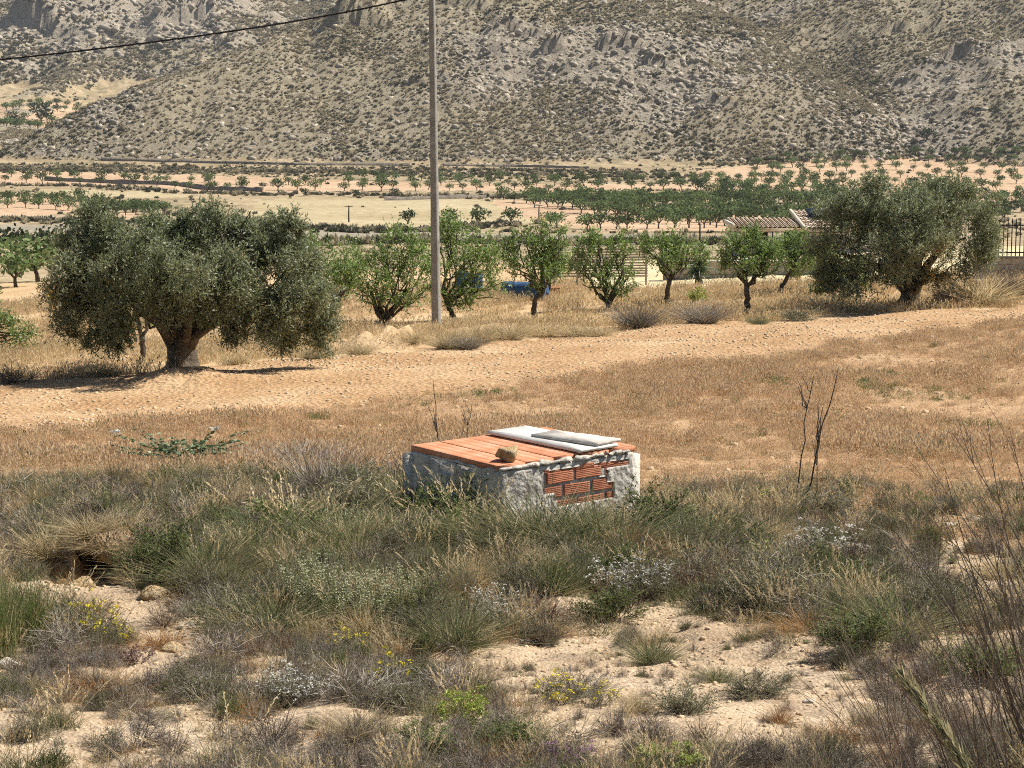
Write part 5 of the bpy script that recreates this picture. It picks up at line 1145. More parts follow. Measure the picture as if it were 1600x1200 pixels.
def oats(rg, n, rad, a1, L0, L1, w=.007):
    d = cone_dirs(n, 1, a1, rg); b0 = disc(n, rad, rg); L = rg.uniform(L0, L1, n); out = d*[1, 1, 0]; bd = out*.5*rg.random((n, 1))+np.array([0, 0, -.12]); st = MB(); V_, F_, P_ = strands(b0, d, L, bd, w, w*.5, 6, rg); st.add(V_, F_, np.repeat(rg.random(n), 6))
    m = 16; t = np.linspace(.72, 1.04, m)[None, :, None]; c = b0[:, None]+L[:, None, None]*(t*d[:, None]+t*t*bd[:, None]); T = unit(d[:, None]+2*t*bd[:, None]); c = c.reshape(-1, 3)+.006*rg.normal(size=(n*m, 3)); T = T.reshape(-1, 3)
    sd = MB(); V_, F_ = leaves(c, unit(T+.35*rand_dirs(n*m, rg)), .06, .014, rg); sd.add(V_, F_, .4+.6*rg.random(n*m)); return st, sd
def P_oats(s):
    rg = np.random.default_rng(s); st, sd = oats(rg, 26, .28, 32, .65, 1.05); g, _ = blades(240, .3, 2, 50, .3, .7, .25, .011, rg, 4, 0, .9); return [('stems', st, 'straw_blade'), ('seed_heads', sd, 'straw_blade'), ('blades', g, 'esparto')]
def P_lush(s):
    rg = np.random.default_rng(s); st, sd = oats(rg, 30, .30, 30, .7, 1.1); g, _ = blades(420, .3, 2, 55, .35, .85, .25, .012, rg, 4, 0, .8); _, lf, _ = bush(rg, 30, 240, 65, 0, .01, .25, .3, 1300, .07, .02)
    return [('stems', st, 'straw_blade'), ('seed_heads', sd, 'straw_blade'), ('blades', g, 'green_grass'), ('leaves', lf, 'green_leaf')]
def P_sprig(s):
    rg = np.random.default_rng(s); st, lf, _ = bush(rg, 18, 130, 60, 0, .010, .28, .35, 750, .085, .05); return [('twigs', st, 'brown_twig'), ('leaves', lf, 'lime_leaf')]
def P_log(s):       # heap of bleached dead branches lying flat
    rg = np.random.default_rng(s); n = 46; az = rg.normal(0.2, .55, n)+math.pi*(rg.random(n) < .25); d = np.stack([np.cos(az), np.sin(az)*.7, rg.uniform(.05, .9, n)], -1); b = MB()
    V_, F_, _ = strands(np.c_[rg.uniform(-.5, -.1, n), rg.uniform(-.18, .18, n), rg.uniform(0, .12, n)], unit(d), rg.uniform(.4, .95, n), np.tile([0, 0, -.42], (n, 1))*rg.uniform(.3, 1, (n, 1))+.2*rand_dirs(n, rg), .022, .007, 6, rg); b.add(V_, F_, .55+.45*np.repeat(rg.random(n), 6)); return [('branches', b, 'grey_twig')]
def P_stalk(s):     # tall bare dark stalk with a few side shoots
    rg = np.random.default_rng(s); b = MB(); P = np.stack([np.linspace(0, rg.uniform(.04, .14)*(1 if s % 2 else -1), 9), .02*rg.normal(size=9), np.linspace(-.03, 1, 9)], -1); P[1:-1, 0] += .008*rg.normal(size=7); add_tube(b, P, np.linspace(.007, .003, 9), 5, rnd=.3)
    for q in range(4):
        i = rg.integers(3, 8); e = P[i]+np.array([rg.choice([-1, 1])*rg.uniform(.03, .10), rg.uniform(-.05, .05), rg.uniform(.1, .28)]); Q, R_ = limb(P[i], e, .005, .002, rg, .1, 5, .04); add_tube(b, Q, R_, 4, rnd=.5, cap=False)
    return [('stalk', b, 'dark_stalk')]
def P_wands(s):     # long thin stems fanning up and to the left from a rootstock
    rg = np.random.default_rng(s); n = 34; d = np.stack([rg.normal(-.34, .20, n), rg.normal(0, .16, n), np.ones(n)], -1); L = rg.uniform(.55, 1.08, n); bd = np.stack([rg.normal(-.05, .12, n), .06*rg.normal(size=n), np.full(n, -.05)], -1); b0 = disc(n, .10, rg); b = MB()
    V_, F_, P_ = strands(b0, unit(d), L, bd, .0060, .0022, 7, rg); b.add(V_, F_, np.repeat(rg.random(n), 7)); m = 60; k = rg.integers(0, n, m); i = rg.integers(3, 7, m)
    V_, F_, _ = strands(P_[k, i], unit(unit(d)[k]+.45*rand_dirs(m, rg)), rg.uniform(.08, .26, m), .15*rand_dirs(m, rg), .003, .0015, 3, rg); b.add(V_, F_, np.repeat(rg.random(m), 3)); return [('stems', b, 'brown_twig')]

KIND = {'esparto': (P_esparto, 'esparto_grass', 'grass'), 'drytus': (P_drytus, 'dry_tussock', 'grass'), 'greytus': (P_greytus, 'grey_broom', 'shrub'), 'dead': (P_dead, 'dead_shrub', 'shrub'), 'browndead': (P_browndead, 'brown_shrub', 'shrub'),
        'greyshrub': (P_greyshrub, 'grey_shrub', 'shrub'), 'green': (P_greenshrub, 'green_shrub', 'shrub'), 'white': (P_white, 'white_flowered_shrub', 'shrub'), 'yellow': (P_yellow, 'yellow_flowered_shrub', 'shrub'), 'purple': (P_purple, 'purple_flowered_thyme', 'plant'),
        'purpleleaf': (P_purpleleaf, 'purple_leaved_plant', 'plant'), 'spurge': (P_spurge, 'spurge', 'plant'), 'spikes': (P_spikes, 'spiked_herb', 'plant'), 'caper': (P_caper, 'caper_bush', 'plant'), 'rust': (P_rust, 'rust_coloured_tuft', 'plant'),
        'greengrass': (P_greengrass, 'green_grass_clump', 'grass'), 'oats': (P_oats, 'wild_oat_clump', 'grass'), 'lush': (P_lush, 'tall_grass_clump', 'grass'), 'sprig': (P_sprig, 'leafy_sprig', 'plant'), 'log': (P_log, 'dead_branch_heap', 'branches'),
        'stalk': (P_stalk, 'bare_stalk', 'stalk'), 'wands': (P_wands, 'wand_shrub', 'shrub')}
_pc = {}
def plant_parts(kind, var):
    if (kind, var) not in _pc: _pc[(kind, var)] = [(nm, b.mesh(kind+'_'+nm, M[mt])) for nm, b, mt in KIND[kind][0](1000+37*var+hash_kind(kind))]
    return _pc[(kind, var)]
def hash_kind(k): return sum(ord(c)*(i+3) for i, c in enumerate(k)) % 997
prg = np.random.default_rng(4242)
def plant(kind, px, py, hp, wp, label, rz=None, var=None, yd=None, tilt=0.0):
    x, y = pix(px, py)
    if yd: x, y = x*yd/y, yd
    fn, name, cat = KIND[kind]; k = y/FPX; hgt, wid = hp*k, wp*k
    if kind in ('stalk', 'wands'): wid = hgt; rz = 0 if rz is None else rz
    o = thing(name, label, cat, (x, y, gz(x, y)-.005), prg.uniform(0, 6.28) if rz is None else rz); o.scale = (wid, wid, hgt); o.rotation_euler[1] = tilt
    for nm, me in plant_parts(kind, int(prg.integers(0, 2)) if var is None else var): tag(obj(nm, me, o), kind='stuff' if nm in ('seed_heads', 'flowers', 'flower_spikes', 'bracts') else None)
    return o
PLANTS = [
 # around the well
 ('esparto', 845, 878, 150, 220, 'large grey green tussock directly below the near corner of the well'), ('esparto', 940, 880, 145, 240, 'large grey green tussock below the exposed bricks of the well'),
 ('green', 1030, 855, 110, 170, 'dark green shrub right below the right corner of the well'), ('esparto', 1105, 878, 105, 190, 'grey green tussock at the right end of the bushes before the well'),
 ('lush', 705, 826, 120, 170, 'tall golden headed grass in front of the shaded well face'), ('lush', 745, 850, 105, 150, 'golden headed grass nearest to the near well corner'),
 ('sprig', 720, 800, 60, 90, 'bright green leafy plant against the shaded well face'), ('esparto', 640, 812, 120, 190, 'tussock hiding the left foot of the well'), ('greyshrub', 570, 815, 118, 170, 'grey green bush left of the well'),
 ('dead', 612, 765, 72, 130, 'dry grey shrub just left of the upper well corner'), ('greytus', 505, 790, 110, 140, 'grey stemmed tussock between the well and the pale rocks'), ('greytus', 470, 748, 70, 120, 'grey stemmed bush above the pale round rock'),
 ('stalk', 690, 750, 165, 60, 'bare dark forked stalk rising before the left end of the well lid'), ('stalk', 722, 765, 140, 60, 'leaning bare dark stalk standing in front of the orange lid'), ('log', 812, 888, 50, 150, 'heap of bleached dead branches below the well'),
 ('sprig', 1020, 862, 55, 70, 'bright yellow green leafy sprig in the dark bushes right of the well'), ('sprig', 1198, 800, 36, 70, 'yellow green leafy sprig left of the tall stalks'), ('sprig', 1190, 900, 60, 80, 'light green leafy sprig among the right hand shrubs'),
 # left part
 ('caper', 285, 735, 92, 200, 'sprawling caper bush with round leaves and white flowers'), ('dead', 45, 792, 60, 150, 'dark tangle of dead twigs at the left edge'), ('browndead', 150, 800, 78, 150, 'brown twiggy shrub above the dark hollow'), ('drytus', 160, 842, 52, 130, 'dry grass overhanging the dark hollow'),
 ('rust', 108, 908, 46, 56, 'rusty dry cushion left of the dark hollow'), ('green', 258, 920, 125, 150, 'upright dark green shrub right of the dark hollow'), ('esparto', 320, 925, 130, 180, 'green tussock in front of the pale rocks, right of the hollow'), ('esparto', 395, 880, 110, 170, 'dark green tussock below the pale round rock'),
 ('lush', 460, 860, 115, 190, 'green grassy clump in the middle of the left thicket'), ('esparto', 545, 880, 120, 200, 'broad tussock behind the pale flower spikes'), ('drytus', 620, 868, 95, 170, 'dry yellowish tussock left of the golden grass'), ('green', 668, 880, 66, 120, 'dark green cushion between the dry tussock and the dead branches'),
 ('greengrass', 28, 1000, 135, 130, 'bright green grass clump at the left edge'), ('greengrass', -20, 1020, 140, 120, 'green grass cut by the left picture edge'), ('yellow', 138, 998, 96, 120, 'grey shrub crowned with yellow flowers left'), ('yellow', 178, 1000, 52, 70, 'small yellow flowered plant right of the larger one'),
 ('dead', 108, 1016, 90, 120, 'grey dead shrub leaning between green grass and yellow flowers'), ('purpleleaf', 212, 1028, 44, 60, 'small purple leaved plant on bare soil'), ('rust', 258, 1004, 56, 100, 'rusty tuft on the bare soil ledge'), ('purpleleaf', 85, 1048, 40, 90, 'purple brown low plants at lower left'),
 ('dead', 345, 1030, 84, 120, 'grey dead shrub at the right end of the bare ledge'), ('esparto', 420, 985, 95, 180, 'grass tussock left of the flower spikes'), ('greyshrub', 360, 975, 85, 150, 'greyish bush below the green tussock at left'), ('drytus', 215, 905, 40, 70, 'little dry tuft beside the flat stone'),
 ('spikes', 492, 965, 105, 130, 'herb with tall pale flower spikes, the leftmost and tallest one'), ('spikes', 560, 975, 92, 130, 'herb with pale flower spikes, the middle one'), ('spikes', 622, 965, 84, 120, 'herb with pale flower spikes, the right one'), ('yellow', 545, 1010, 60, 90, 'yellowish plant below the flower spikes'),
 ('esparto', 712, 1006, 110, 150, 'arching tussock left of the sandy patch in the middle'), ('white', 775, 965, 70, 120, 'pale flowered cushion right of the arching tussock'), ('browndead', 850, 965, 62, 110, 'brown twiggy shrub below the dead branch heap'), ('white', 985, 935, 72, 140, 'shrub topped by white flowers below the right bushes'),
 ('green', 960, 960, 66, 120, 'green cushion under the white flowered shrub'), ('rust', 640, 1018, 48, 90, 'rusty grass tuft left of the arching tussock'),
 # right part
 ('greyshrub', 1205, 960, 120, 170, 'tall grey green shrub in the right thicket'), ('white', 1285, 880, 78, 150, 'white flowered bush below the tall dark stalks'), ('browndead', 1345, 940, 90, 160, 'brown twiggy bush right of the white flowers'), ('greyshrub', 1265, 818, 62, 150, 'green grey bush at the foot of the tall dark stalks'),
 ('dead', 1270, 975, 85, 140, 'grey twig bush above the rusty cushion at right'), ('rust', 1258, 1000, 50, 120, 'rusty cushion in the right thicket'), ('green', 1345, 1035, 90, 150, 'green shrub at right above the sandy gap'), ('esparto', 1400, 1010, 110, 170, 'green tussock left of the long bare wands'),
 ('stalk', 1250, 815, 245, 60, 'tallest bare dark stalk in the field edge at right', 0, 1, None, .3), ('stalk', 1243, 795, 200, 60, 'thin straight stalk left of the tallest one', 0, 0), ('stalk', 1272, 806, 150, 60, 'shorter dark stalk right of the tallest one', 0, 1, None, .12), ('browndead', 1140, 915, 80, 140, 'brown shrub between the tussock and the leafy sprig'),
 ('browndead', 1420, 1095, 84, 130, 'dark twiggy shrub near the blurred grass head'), ('rust', 1310, 1165, 60, 90, 'round dry tuft on the sand at lower right'), ('rust', 1216, 1140, 50, 62, 'small dark dry tuft on sand at lower right'), ('esparto', 1120, 1062, 48, 70, 'small green tuft on the sand, lower middle right'),
 ('esparto', 1020, 1020, 72, 90, 'dark little tussock on the sandy ground'), ('greyshrub', 1075, 1122, 60, 130, 'low grey shrub on the sand, lower middle'), ('greyshrub', 1180, 1085, 50, 110, 'low grey plants on the sand right of the small green tuft'), ('dead', 905, 1075, 62, 120, 'sparse grey herb beside the yellow flowers'),
 ('yellow', 868, 1095, 72, 110, 'sparse yellow flowered herb on the sand'), ('yellow', 935, 1105, 46, 80, 'low yellow flowered herb, the right one on the sand'), ('spurge', 728, 1150, 64, 70, 'bright lime green spurge cushion'), ('spurge', 1048, 1222, 48, 86, 'lime green spurge cut by the lower picture edge'),
 ('purple', 880, 1212, 58, 100, 'purple flowered thyme at the lower edge'), ('green', 800, 1200, 70, 120, 'green shrub left of the purple thyme'), ('browndead', 1010, 1185, 76, 120, 'brown grassy tuft left of the lower spurge'), ('esparto', 1120, 1195, 42, 60, 'tiny green tuft at the lower edge, right of the spurge'),
 ('white', 465, 1095, 72, 120, 'white flowered low shrub at lower left centre'), ('dead', 560, 1105, 96, 160, 'grey dead thicket at lower centre left'), ('yellow', 615, 1080, 82, 90, 'yellow flowered herb in the grey thicket'), ('greyshrub', 640, 1120, 70, 130, 'grey green low shrub right of the grey thicket'),
 ('dead', 700, 1080, 74, 120, 'grey dead twigs left of the lime spurge'), ('drytus', 560, 1190, 70, 130, 'dry grass tussock at the lower edge left of centre'), ('browndead', 420, 1170, 84, 150, 'brown dead bush at the lower left'), ('dead', 210, 1165, 84, 140, 'dark grey dead bush low at left'),
 ('oats', 90, 1135, 100, 120, 'golden wild oat clump at lower left'), ('oats', 340, 1205, 120, 160, 'golden wild oats at the lower edge'), ('oats', 20, 1210, 110, 130, 'golden oats in the lower left corner'), ('rust', 150, 1085, 70, 130, 'rusty dry bush below the purple plants'),
 ('greyshrub', 330, 1090, 64, 130, 'pale grey cushion right of the bare stone ledge'), ('green', 665, 1215, 66, 120, 'green shrub at the lower edge below the grey shrub'), ('drytus', 1000, 1120, 48, 70, 'thin dry tuft on the sand in the lower middle'), ('greyshrub', 1460, 1000, 90, 150, 'grey shrub behind the long wands at right'),
 ('green', 1530, 1075, 70, 130, 'low green growth between the wands at right'), ('browndead', 1500, 960, 76, 140, 'brown thicket behind the wands at the right edge'), ('drytus', 1570, 905, 56, 120, 'dry grass at the right edge below the field'),
 ('wands', 1560, 1235, 420, 0, 'tall grey bare wands fanning left from the lower right corner', -0.05, 0), ('wands', 1625, 1180, 480, 0, 'bare wands rising at the right picture edge', 0.0, 1), ('wands', 1500, 1215, 300, 0, 'shorter bare wands left of the corner clump', 0.1, 1), ('wands', 1640, 1040, 420, 0, 'far clump of bare wands at the right picture edge', 0.05, 0),
 ('wands', 1300, 1290, 170, 0, 'thin leaning stems at the lower edge right of centre', -0.2, 1), ('wands', 1420, 1260, 330, 0, 'long thin stems crossing the sand at lower right', -0.15, 0),
 # berm and far side of the path
 ('drytus', 700, 548, 46, 70, 'dry tussock at the foot of the concrete pole'), ('drytus', 745, 538, 46, 80, 'dry tussock right of the pole foot'), ('drytus', 795, 532, 44, 90, 'broad dry tussock below the crooked almond, left one'), ('drytus', 850, 525, 34, 80, 'dry tussock right below the crooked almond'),
 ('drytus', 900, 523, 32, 80, 'low dry tussock between the berm and the grey bushes'), ('greytus', 995, 512, 52, 84, 'silvery grey bush on the path edge, the left of two'), ('greytus', 1098, 507, 48, 88, 'silvery grey bush on the path edge, the right of two'), ('sprig', 1090, 478, 34, 40, 'green leafy shoot behind the right silvery bush'),
 ('greytus', 730, 548, 30, 60, 'grey brush at the path edge right of the pole'), ('drytus', 650, 545, 40, 60, 'dry tussock on the earth bank left of the pole'), ('drytus', 560, 556, 34, 60, 'dry tussock at the left end of the earth bank'), ('drytus', 490, 562, 34, 70, 'dry tussock under the right tips of the big olive'),
 ('drytus', 370, 568, 30, 60, 'dry tussock behind the big olive trunk, right side'), ('browndead', 25, 600, 42, 90, 'dark brush in the shade at the left edge of the olive shadow'), ('drytus', 165, 590, 32, 70, 'pale dry tussock left under the big olive'),
 ('drytus', 1530, 478, 76, 130, 'large dry brown bush right of the right olive trunk'), ('greytus', 1575, 466, 64, 90, 'grey bush below the dark railing'), ('browndead', 1480, 482, 40, 80, 'low dark brush right of the right olive foot'), ('greyshrub', 1245, 500, 22, 70, 'low green plants in the shade left of the right olive'),
 ('greyshrub', 1320, 474, 26, 60, 'green low shrub beside the small almond under the right olive'), ('drytus', 935, 522, 26, 60, 'small dry tussock left of the silvery bushes'), ('esparto', 1185, 505, 20, 40, 'little green tuft at the foot of the Y shaped almond'),
]
for p in PLANTS: plant(*p)
# grass head close to the camera at the lower right
rg = np.random.default_rng(5); A = np.array(at(1560, 1290, 2.35)); B = np.array(at(1412, 1062, 2.5)); gh = thing('grass_head', 'thick straw grass head close to the camera at lower right', 'grass', (A[0], A[1], gz(A[0], A[1])))
org = np.array(gh.location); t = np.linspace(0, 1, 30)[:, None]; root_ = np.array([0.03, 0, -.02]); a_, b_ = A-org, B-org; mid_ = a_+np.array([0.015, 0, -.02])
Pst = np.concatenate([root_*(1-t)+a_*t, (a_*(1-t)+b_*t)[1:]+np.c_[np.zeros((29, 2)), .012*np.sin(math.pi*t[1:, 0])]]); b = MB(); add_tube(b, Pst, np.linspace(.003, .001, len(Pst)), 6, rnd=.5); obj('stem', b.mesh('stem', M['straw_blade']), gh)
k = rg.integers(30, len(Pst), 420); T = unit(b_-a_); c = Pst[k]+.004*rg.normal(size=(420, 3)); V_, F_ = leaves(c, unit(T+.35*rand_dirs(420, rg)), .024, .0035, rg); b = MB(); b.add(V_, F_, .5+.4*rg.random(420)); obj('seed_head', b.mesh('seed_head', M['esparto']), gh)

# earth bank with a dark hollow
def hollow():
    rg = np.random.default_rng(8); n, m = 15, 9; a = np.linspace(0, math.pi, n); V_ = []; F_ = []
    def arch(rx, rz, y, noise, s): return np.stack([np.cos(a)*rx*(1+noise*fbm(a*2+s, np.full(n, s*1.3), 5, 3)), np.full(n, y), np.sin(a)**.8*rz*(1+noise*fbm(a*2+s+9, np.full(n, s), 6, 3))-.05], -1)
    rings = [arch(.11, .27, .9, .3, 1), arch(.12, .28, .5, .3, 2), arch(.12, .29, .1, .5, 3), arch(.135, .31, 0, .5, 3.4), arch(.22, .37, -.03, .6, 4), arch(.34, .40, .05, .6, 5), arch(.50, .38, .22, .6, 6), arch(.62, .30, .5, .5, 7), arch(.7, .12, 1.0, .4, 8)]
    V_ = np.concatenate(rings); i = np.arange(len(rings)-1)[:, None]*n; j = np.arange(n-1)[None]; F_ = np.stack([i+j, i+n+j, i+n+j+1, i+j+1], -1).reshape(-1, 4)
    F3_ = np.stack([np.zeros(n-2, int), np.arange(1, n-1), np.arange(2, n)], -1)
    return mk_mesh('earth_bank', V_, [F_, F3_], M['bank_soil'], smooth=False)
M['bank_soil'] = mat_soil('bank_soil', (0.34,0.24,0.14), (0.25,0.17,0.10), (0.43,0.32,0.20), veg=(0.20,0.15,0.09), vegamt=0.2, s1=3, s2=22, bump=0.8, dist=0.03, gran=38)
tag(obj('earth_bank', hollow(), None, (PIT[0], PIT[1], gz(PIT[0], PIT[1])-.03), None, (.72, .8, .82)), 'small earth bank with a dark hollow among the shrubs at left', 'bank')

for kd, ox_, oy_, oz_, hh, ww, lab in (('drytus', -.06, .16, .24, .2, .42, 'dry grass growing on top of the earth bank'), ('browndead', .24, .14, .16, .26, .4, 'brown twigs on the right shoulder of the earth bank'), ('drytus', -.3, .2, .1, .26, .45, 'dry grass on the left shoulder of the earth bank'),
                                    ('browndead', -.1, .4, .2, .28, .5, 'brown twigs behind the crest of the earth bank'), ('esparto', .38, .05, .04, .34, .5, 'green tussock right of the dark hollow mouth'), ('drytus', .1, .3, .22, .22, .4, 'dry grass at the right of the bank crest'), ('greyshrub', -.42, .02, .0, .2, .3, 'small grey shrub left of the dark hollow mouth'), ('drytus', .02, .05, .2, .1, .34, 'short dry grass hanging over the hollow mouth')):
    fn, name, cat = KIND[kd]; o = thing(name, lab, cat, (PIT[0]+ox_, PIT[1]+oy_, gz(PIT[0], PIT[1])+oz_), ox_*9); o.scale = (ww, ww, hh)
    for nm, me in plant_parts(kd, 0): obj(nm, me, o)

# ------------------------------------------------------------------ single stones
M['pale_rock'] = mat_rough('pale_rock', [(0.3, (0.42,0.34,0.24)), (0.5, (0.58,0.50,0.38)), (0.75, (0.70,0.64,0.53))], scale=3, bump=0.5, bscale=9, dist=0.1)
STONES = [(352,772,40,'pale_rock','pale rock left of centre among the bushes'), (448,762,36,'pale_rock','pale round rock below the grey bush'), (462,748,20,'pale_rock','small pale rock behind the round one'), (213,782,30,'pale_rock','flat pale stone above the dark hollow'), (228,766,16,'pale_rock','small white stone above the flat one'),
          (128,916,46,'ochre_rock','flat slab stone before the dark hollow'), (205,912,40,'ochre_rock','ochre stone right of the hollow mouth'), (238,938,52,'ochre_rock','broad ochre stone right below the hollow'), (186,898,34,'ochre_rock','stone forming the right lip of the hollow'), (100,905,34,'ochre_rock','stone on the left lip of the hollow'),
          (1483,832,26,'pale_rock','white stone in the brown field at right'), (1456,527,9,'pale_rock','small white stone near the upper edge of the brown field'), (270,1010,44,'ochre_rock','low ledge stone on the bare soil at left'), (12,1040,40,'pale_rock','pale rock at the left edge'), (8,800,12,'pale_rock','tiny white stone at the left edge'),
          (1270,478,18,'pale_rock','grey stone in the shade left of the right olive'), (1400,480,16,'ochre_rock','stone at the foot of the right olive'), (1265,1105,20,'pale_rock','white pebble on the sand at lower right'), (760,940,18,'pale_rock','pale stone on the sand below the dead branches'), (1128,838,22,'pale_rock','pale stone in the bushes at right centre')]
rs = [{m_: rock_mesh('stone', M[m_], 60+q, sub=3, flat=0.55, cut=8) for m_ in ('pale_rock', 'ochre_rock')} for q in range(4)]
for q, (px, py, wp, m_, lab) in enumerate(STONES):
    x, y = pix(px, py); s = wp*y/FPX/2*1.15; tag(obj('stone', rs[q % 4][m_], None, (x, y, gz(x, y)+s*0.12), (prg.uniform(-.2, .2), prg.uniform(-.2, .2), prg.uniform(0, 6)), s), lab, 'stone')

# ------------------------------------------------------------------ ground cover nobody could count
def field_tuft(seed, mat, n, h, w, rad, a1, seeds=0, S=2):
    rg = np.random.default_rng(seed); b, P_ = blades(n, rad, 0, a1, h*.55, h*1.05, .15, w, rg, S)
    if seeds:
        k = rg.integers(0, n, seeds); c = P_[k, -1]; V_, F_ = leaves(c-np.array([0, 0, h*.12]), unit(np.array([0, 0, 1.])+.5*rand_dirs(seeds, rg)), h*.22, h*.055, rg); b.add(V_, F_, .3+.7*rg.random(seeds))
    return proto('tuft', b.mesh('tuft', mat))
def fan_pts(n, y0, y1, seed, k=0.30, m=1.0):
    r = np.random.default_rng(seed); y = np.sqrt(r.uniform(y0**2, y1**2, n)); x = r.uniform(-1, 1, n)*(k*y+m); return x, y, r
def lay(name, x, y, r, s, protos, label, cat, sink=0.01, tilt=0.1, idx=None):
    n = len(x); z = H(x, y); rot = np.stack([r.uniform(-tilt, tilt, n), r.uniform(-tilt, tilt, n), r.uniform(0, 6.28, n)], -1)
    return scatter(name, np.stack([x, y, z-sink], -1), rot, s, r.integers(0, len(protos), n) if idx is None else idx, protos, label, cat)
WBOX = [tuple(wl(a, c, 0)[:2]) for a, c in ((-.05, -.05), (WL+.05, -.05), (WL+.05, WW+.05), (-.05, WW+.05))]
def jit(x, y, a, s): return x+a*fbm(x/0.9, y/0.9, s, 3), y+a*1.6*fbm(x/1.1, y/1.1, s+1, 3)
# brown field
pt = [field_tuft(2000+k, M['brown_blade'], 34, .30, .008, .20, 30, 30) for k in range(4)]+[field_tuft(2010, M['rust_blade'], 34, .26, .008, .2, 40, 20), field_tuft(2011, M['straw_blade'], 30, .30, .008, .2, 35, 26), field_tuft(2012, M['green_leaf'], 30, .24, .014, .16, 50, 30)]
x, y, r = fan_pts(46000, 11, 54, 601); x2, y2, _ = fan_pts(9000, 11.5, 22, 611); x, y = np.concatenate([x, x2]), np.concatenate([y, y2]); jx, jy = jit(x, y, .6, 95)
pn = fbm(x/2.4, y/3.2, 640, 4); cpx = pix(285, 732); ok = (np.hypot(x-cpx[0], (y-cpx[1])*.6) > .42) & (in_poly(jx, jy, FIELD) | ((y > 12.6) & (y < 34))) & ~in_poly(jx, jy, PATH) & ~in_poly(x, y, WBOX) & (r.random(len(x)) < np.clip(.85+1.0*pn, .35, 1))
x, y = x[ok], y[ok]; pn = pn[ok]; n = len(x); idx = r.choice(7, n, p=[.19, .19, .18, .17, .14, .10, .03]); gp = fbm(x/1.6, y/1.6, 646, 3) > .42; idx[gp & (r.random(n) < .5)] = 6
lay('dry_field_grass', x, y, r, r.uniform(.34, .85, n)*np.clip(.75+pn, .45, 1.2), pt, 'brown dry grass covering the field behind the well', 'grass', idx=idx)
# straw grass of the orchard strip
pt = [field_tuft(2020+k, M['straw_blade'], 30, .32, .012, .28, 35, 20) for k in range(3)]+[field_tuft(2025, M['brown_blade'], 30, .3, .012, .26, 35, 18)]
x, y, r = fan_pts(17000, 26, 68, 602); jx, jy = jit(x, y, .5, 97); ok = ~in_poly(jx, jy, FIELD) & ~in_poly(jx, jy, PATH) & (y > 33) & (r.random(len(x)) < np.clip(.6+1.3*fbm(x/3, y/4, 641, 4), .1, 1)) & ~((y > 62.5) & (x > 2.5))
ok &= np.hypot(x-MOUND[0], y-MOUND[1]) > 1.0
x, y = x[ok], y[ok]; n = len(x); lay('orchard_dry_grass', x, y, r, r.uniform(.6, 1.3, n), pt, 'straw coloured dry grass under the almond row', 'grass', idx=r.choice(4, n, p=[.28, .28, .27, .17]))
# pebbles and clods
M['pebble'] = mat_rough('pebble', [(0.3, (0.36,0.24,0.13)), (0.5, (0.52,0.38,0.23)), (0.75, (0.64,0.53,0.37))], scale=2, detail=2, bump=0, objvar=0.25)
pb_ = [proto('pebble', rock_mesh('pebble', M['pebble'], 90+k, sub=1, flat=.6, cut=4)) for k in range(4)]
x, y, r = fan_pts(60000, 26, 62, 603); jx, jy = jit(x, y, .5, 98); ok = in_poly(jx, jy, PATH) & (r.random(len(x)) < np.clip(.6+1.3*fbm(x/1.7, y/2.2, 660, 3), .12, 1)); x, y = x[ok], y[ok]; n = len(x)
lay('path_stones', x, y, r, .010+.050*r.random(n)**3.8, pb_, 'pale stones and clods covering the tilled path', 'stones', sink=.004, tilt=.5)
x, y, r = fan_pts(34000, 5, 15, 604, .32, .6); jx, jy = jit(x, y, .4, 99); ok = ~in_poly(x, y, WBOX); x, y = x[ok], y[ok]; n = len(x)
lay('soil_pebbles', x, y, r, (.003+.019*r.random(n)**3.2)*np.clip(y/9, .7, 1.5), pb_, 'small pebbles on the bare sandy soil', 'pebbles', sink=.001, tilt=.5)
x, y, r = fan_pts(5000, 14, 45, 605); jx, jy = jit(x, y, .6, 95); ok = in_poly(jx, jy, FIELD); x, y = x[ok], y[ok]; n = len(x)
lay('field_stones', x, y, r, .012+.06*r.random(n)**4, pb_, 'small stones between the brown field grass', 'stones', sink=.002, tilt=.5)
def clear_of_stones(x, y):
    ok = np.ones(len(x), bool)
    for (px, py, wp, m_, lab) in STONES:
        sx, sy = pix(px, py)
        if sy < 16: ok &= ~((np.abs(x-sx) < wp*sy/FPX*.55+.05) & (y < sy+.08) & (y > sy-.9))
    return ok & ~((np.abs(x-PIT[0]) < .22) & (y < PIT[1]+.05) & (y > PIT[1]-.9))
# herbs, litter and thin grass of the scrub
def mini(kind, seed):
    b = MB()
    mats = []
    for nm, q, mt in KIND[kind][0](seed):
        if M[mt] not in mats: mats.append(M[mt])
        mi = mats.index(M[mt])
        for Fl, Rl, Ml, w in ((q.F4, q.R4, q.M4, 4), (q.F3, q.R3, q.M3, 3)):
            for m_ in Ml: m_[:] = mi
        n0 = b.n; off = 0
        b.V += q.V; b.F4 += [f+n0 for f in q.F4]; b.R4 += q.R4; b.M4 += q.M4; b.F3 += [f+n0 for f in q.F3]; b.R3 += q.R3; b.M3 += q.M3; b.n += q.n
    return proto('herb', b.mesh('herb', mats))
pt = [field_tuft(2030, M['straw_blade'], 60, 1.0, .012, .35, 55, 0, 4), field_tuft(2031, M['rust_blade'], 90, 1.0, .014, .3, 70, 0, 3), field_tuft(2032, M['esparto'], 80, 1.0, .014, .3, 60, 0, 4), mini('dead', 2033), mini('greyshrub', 2034), mini('browndead', 2035), mini('oats', 2036), mini('green', 2037), mini('log', 2038)]
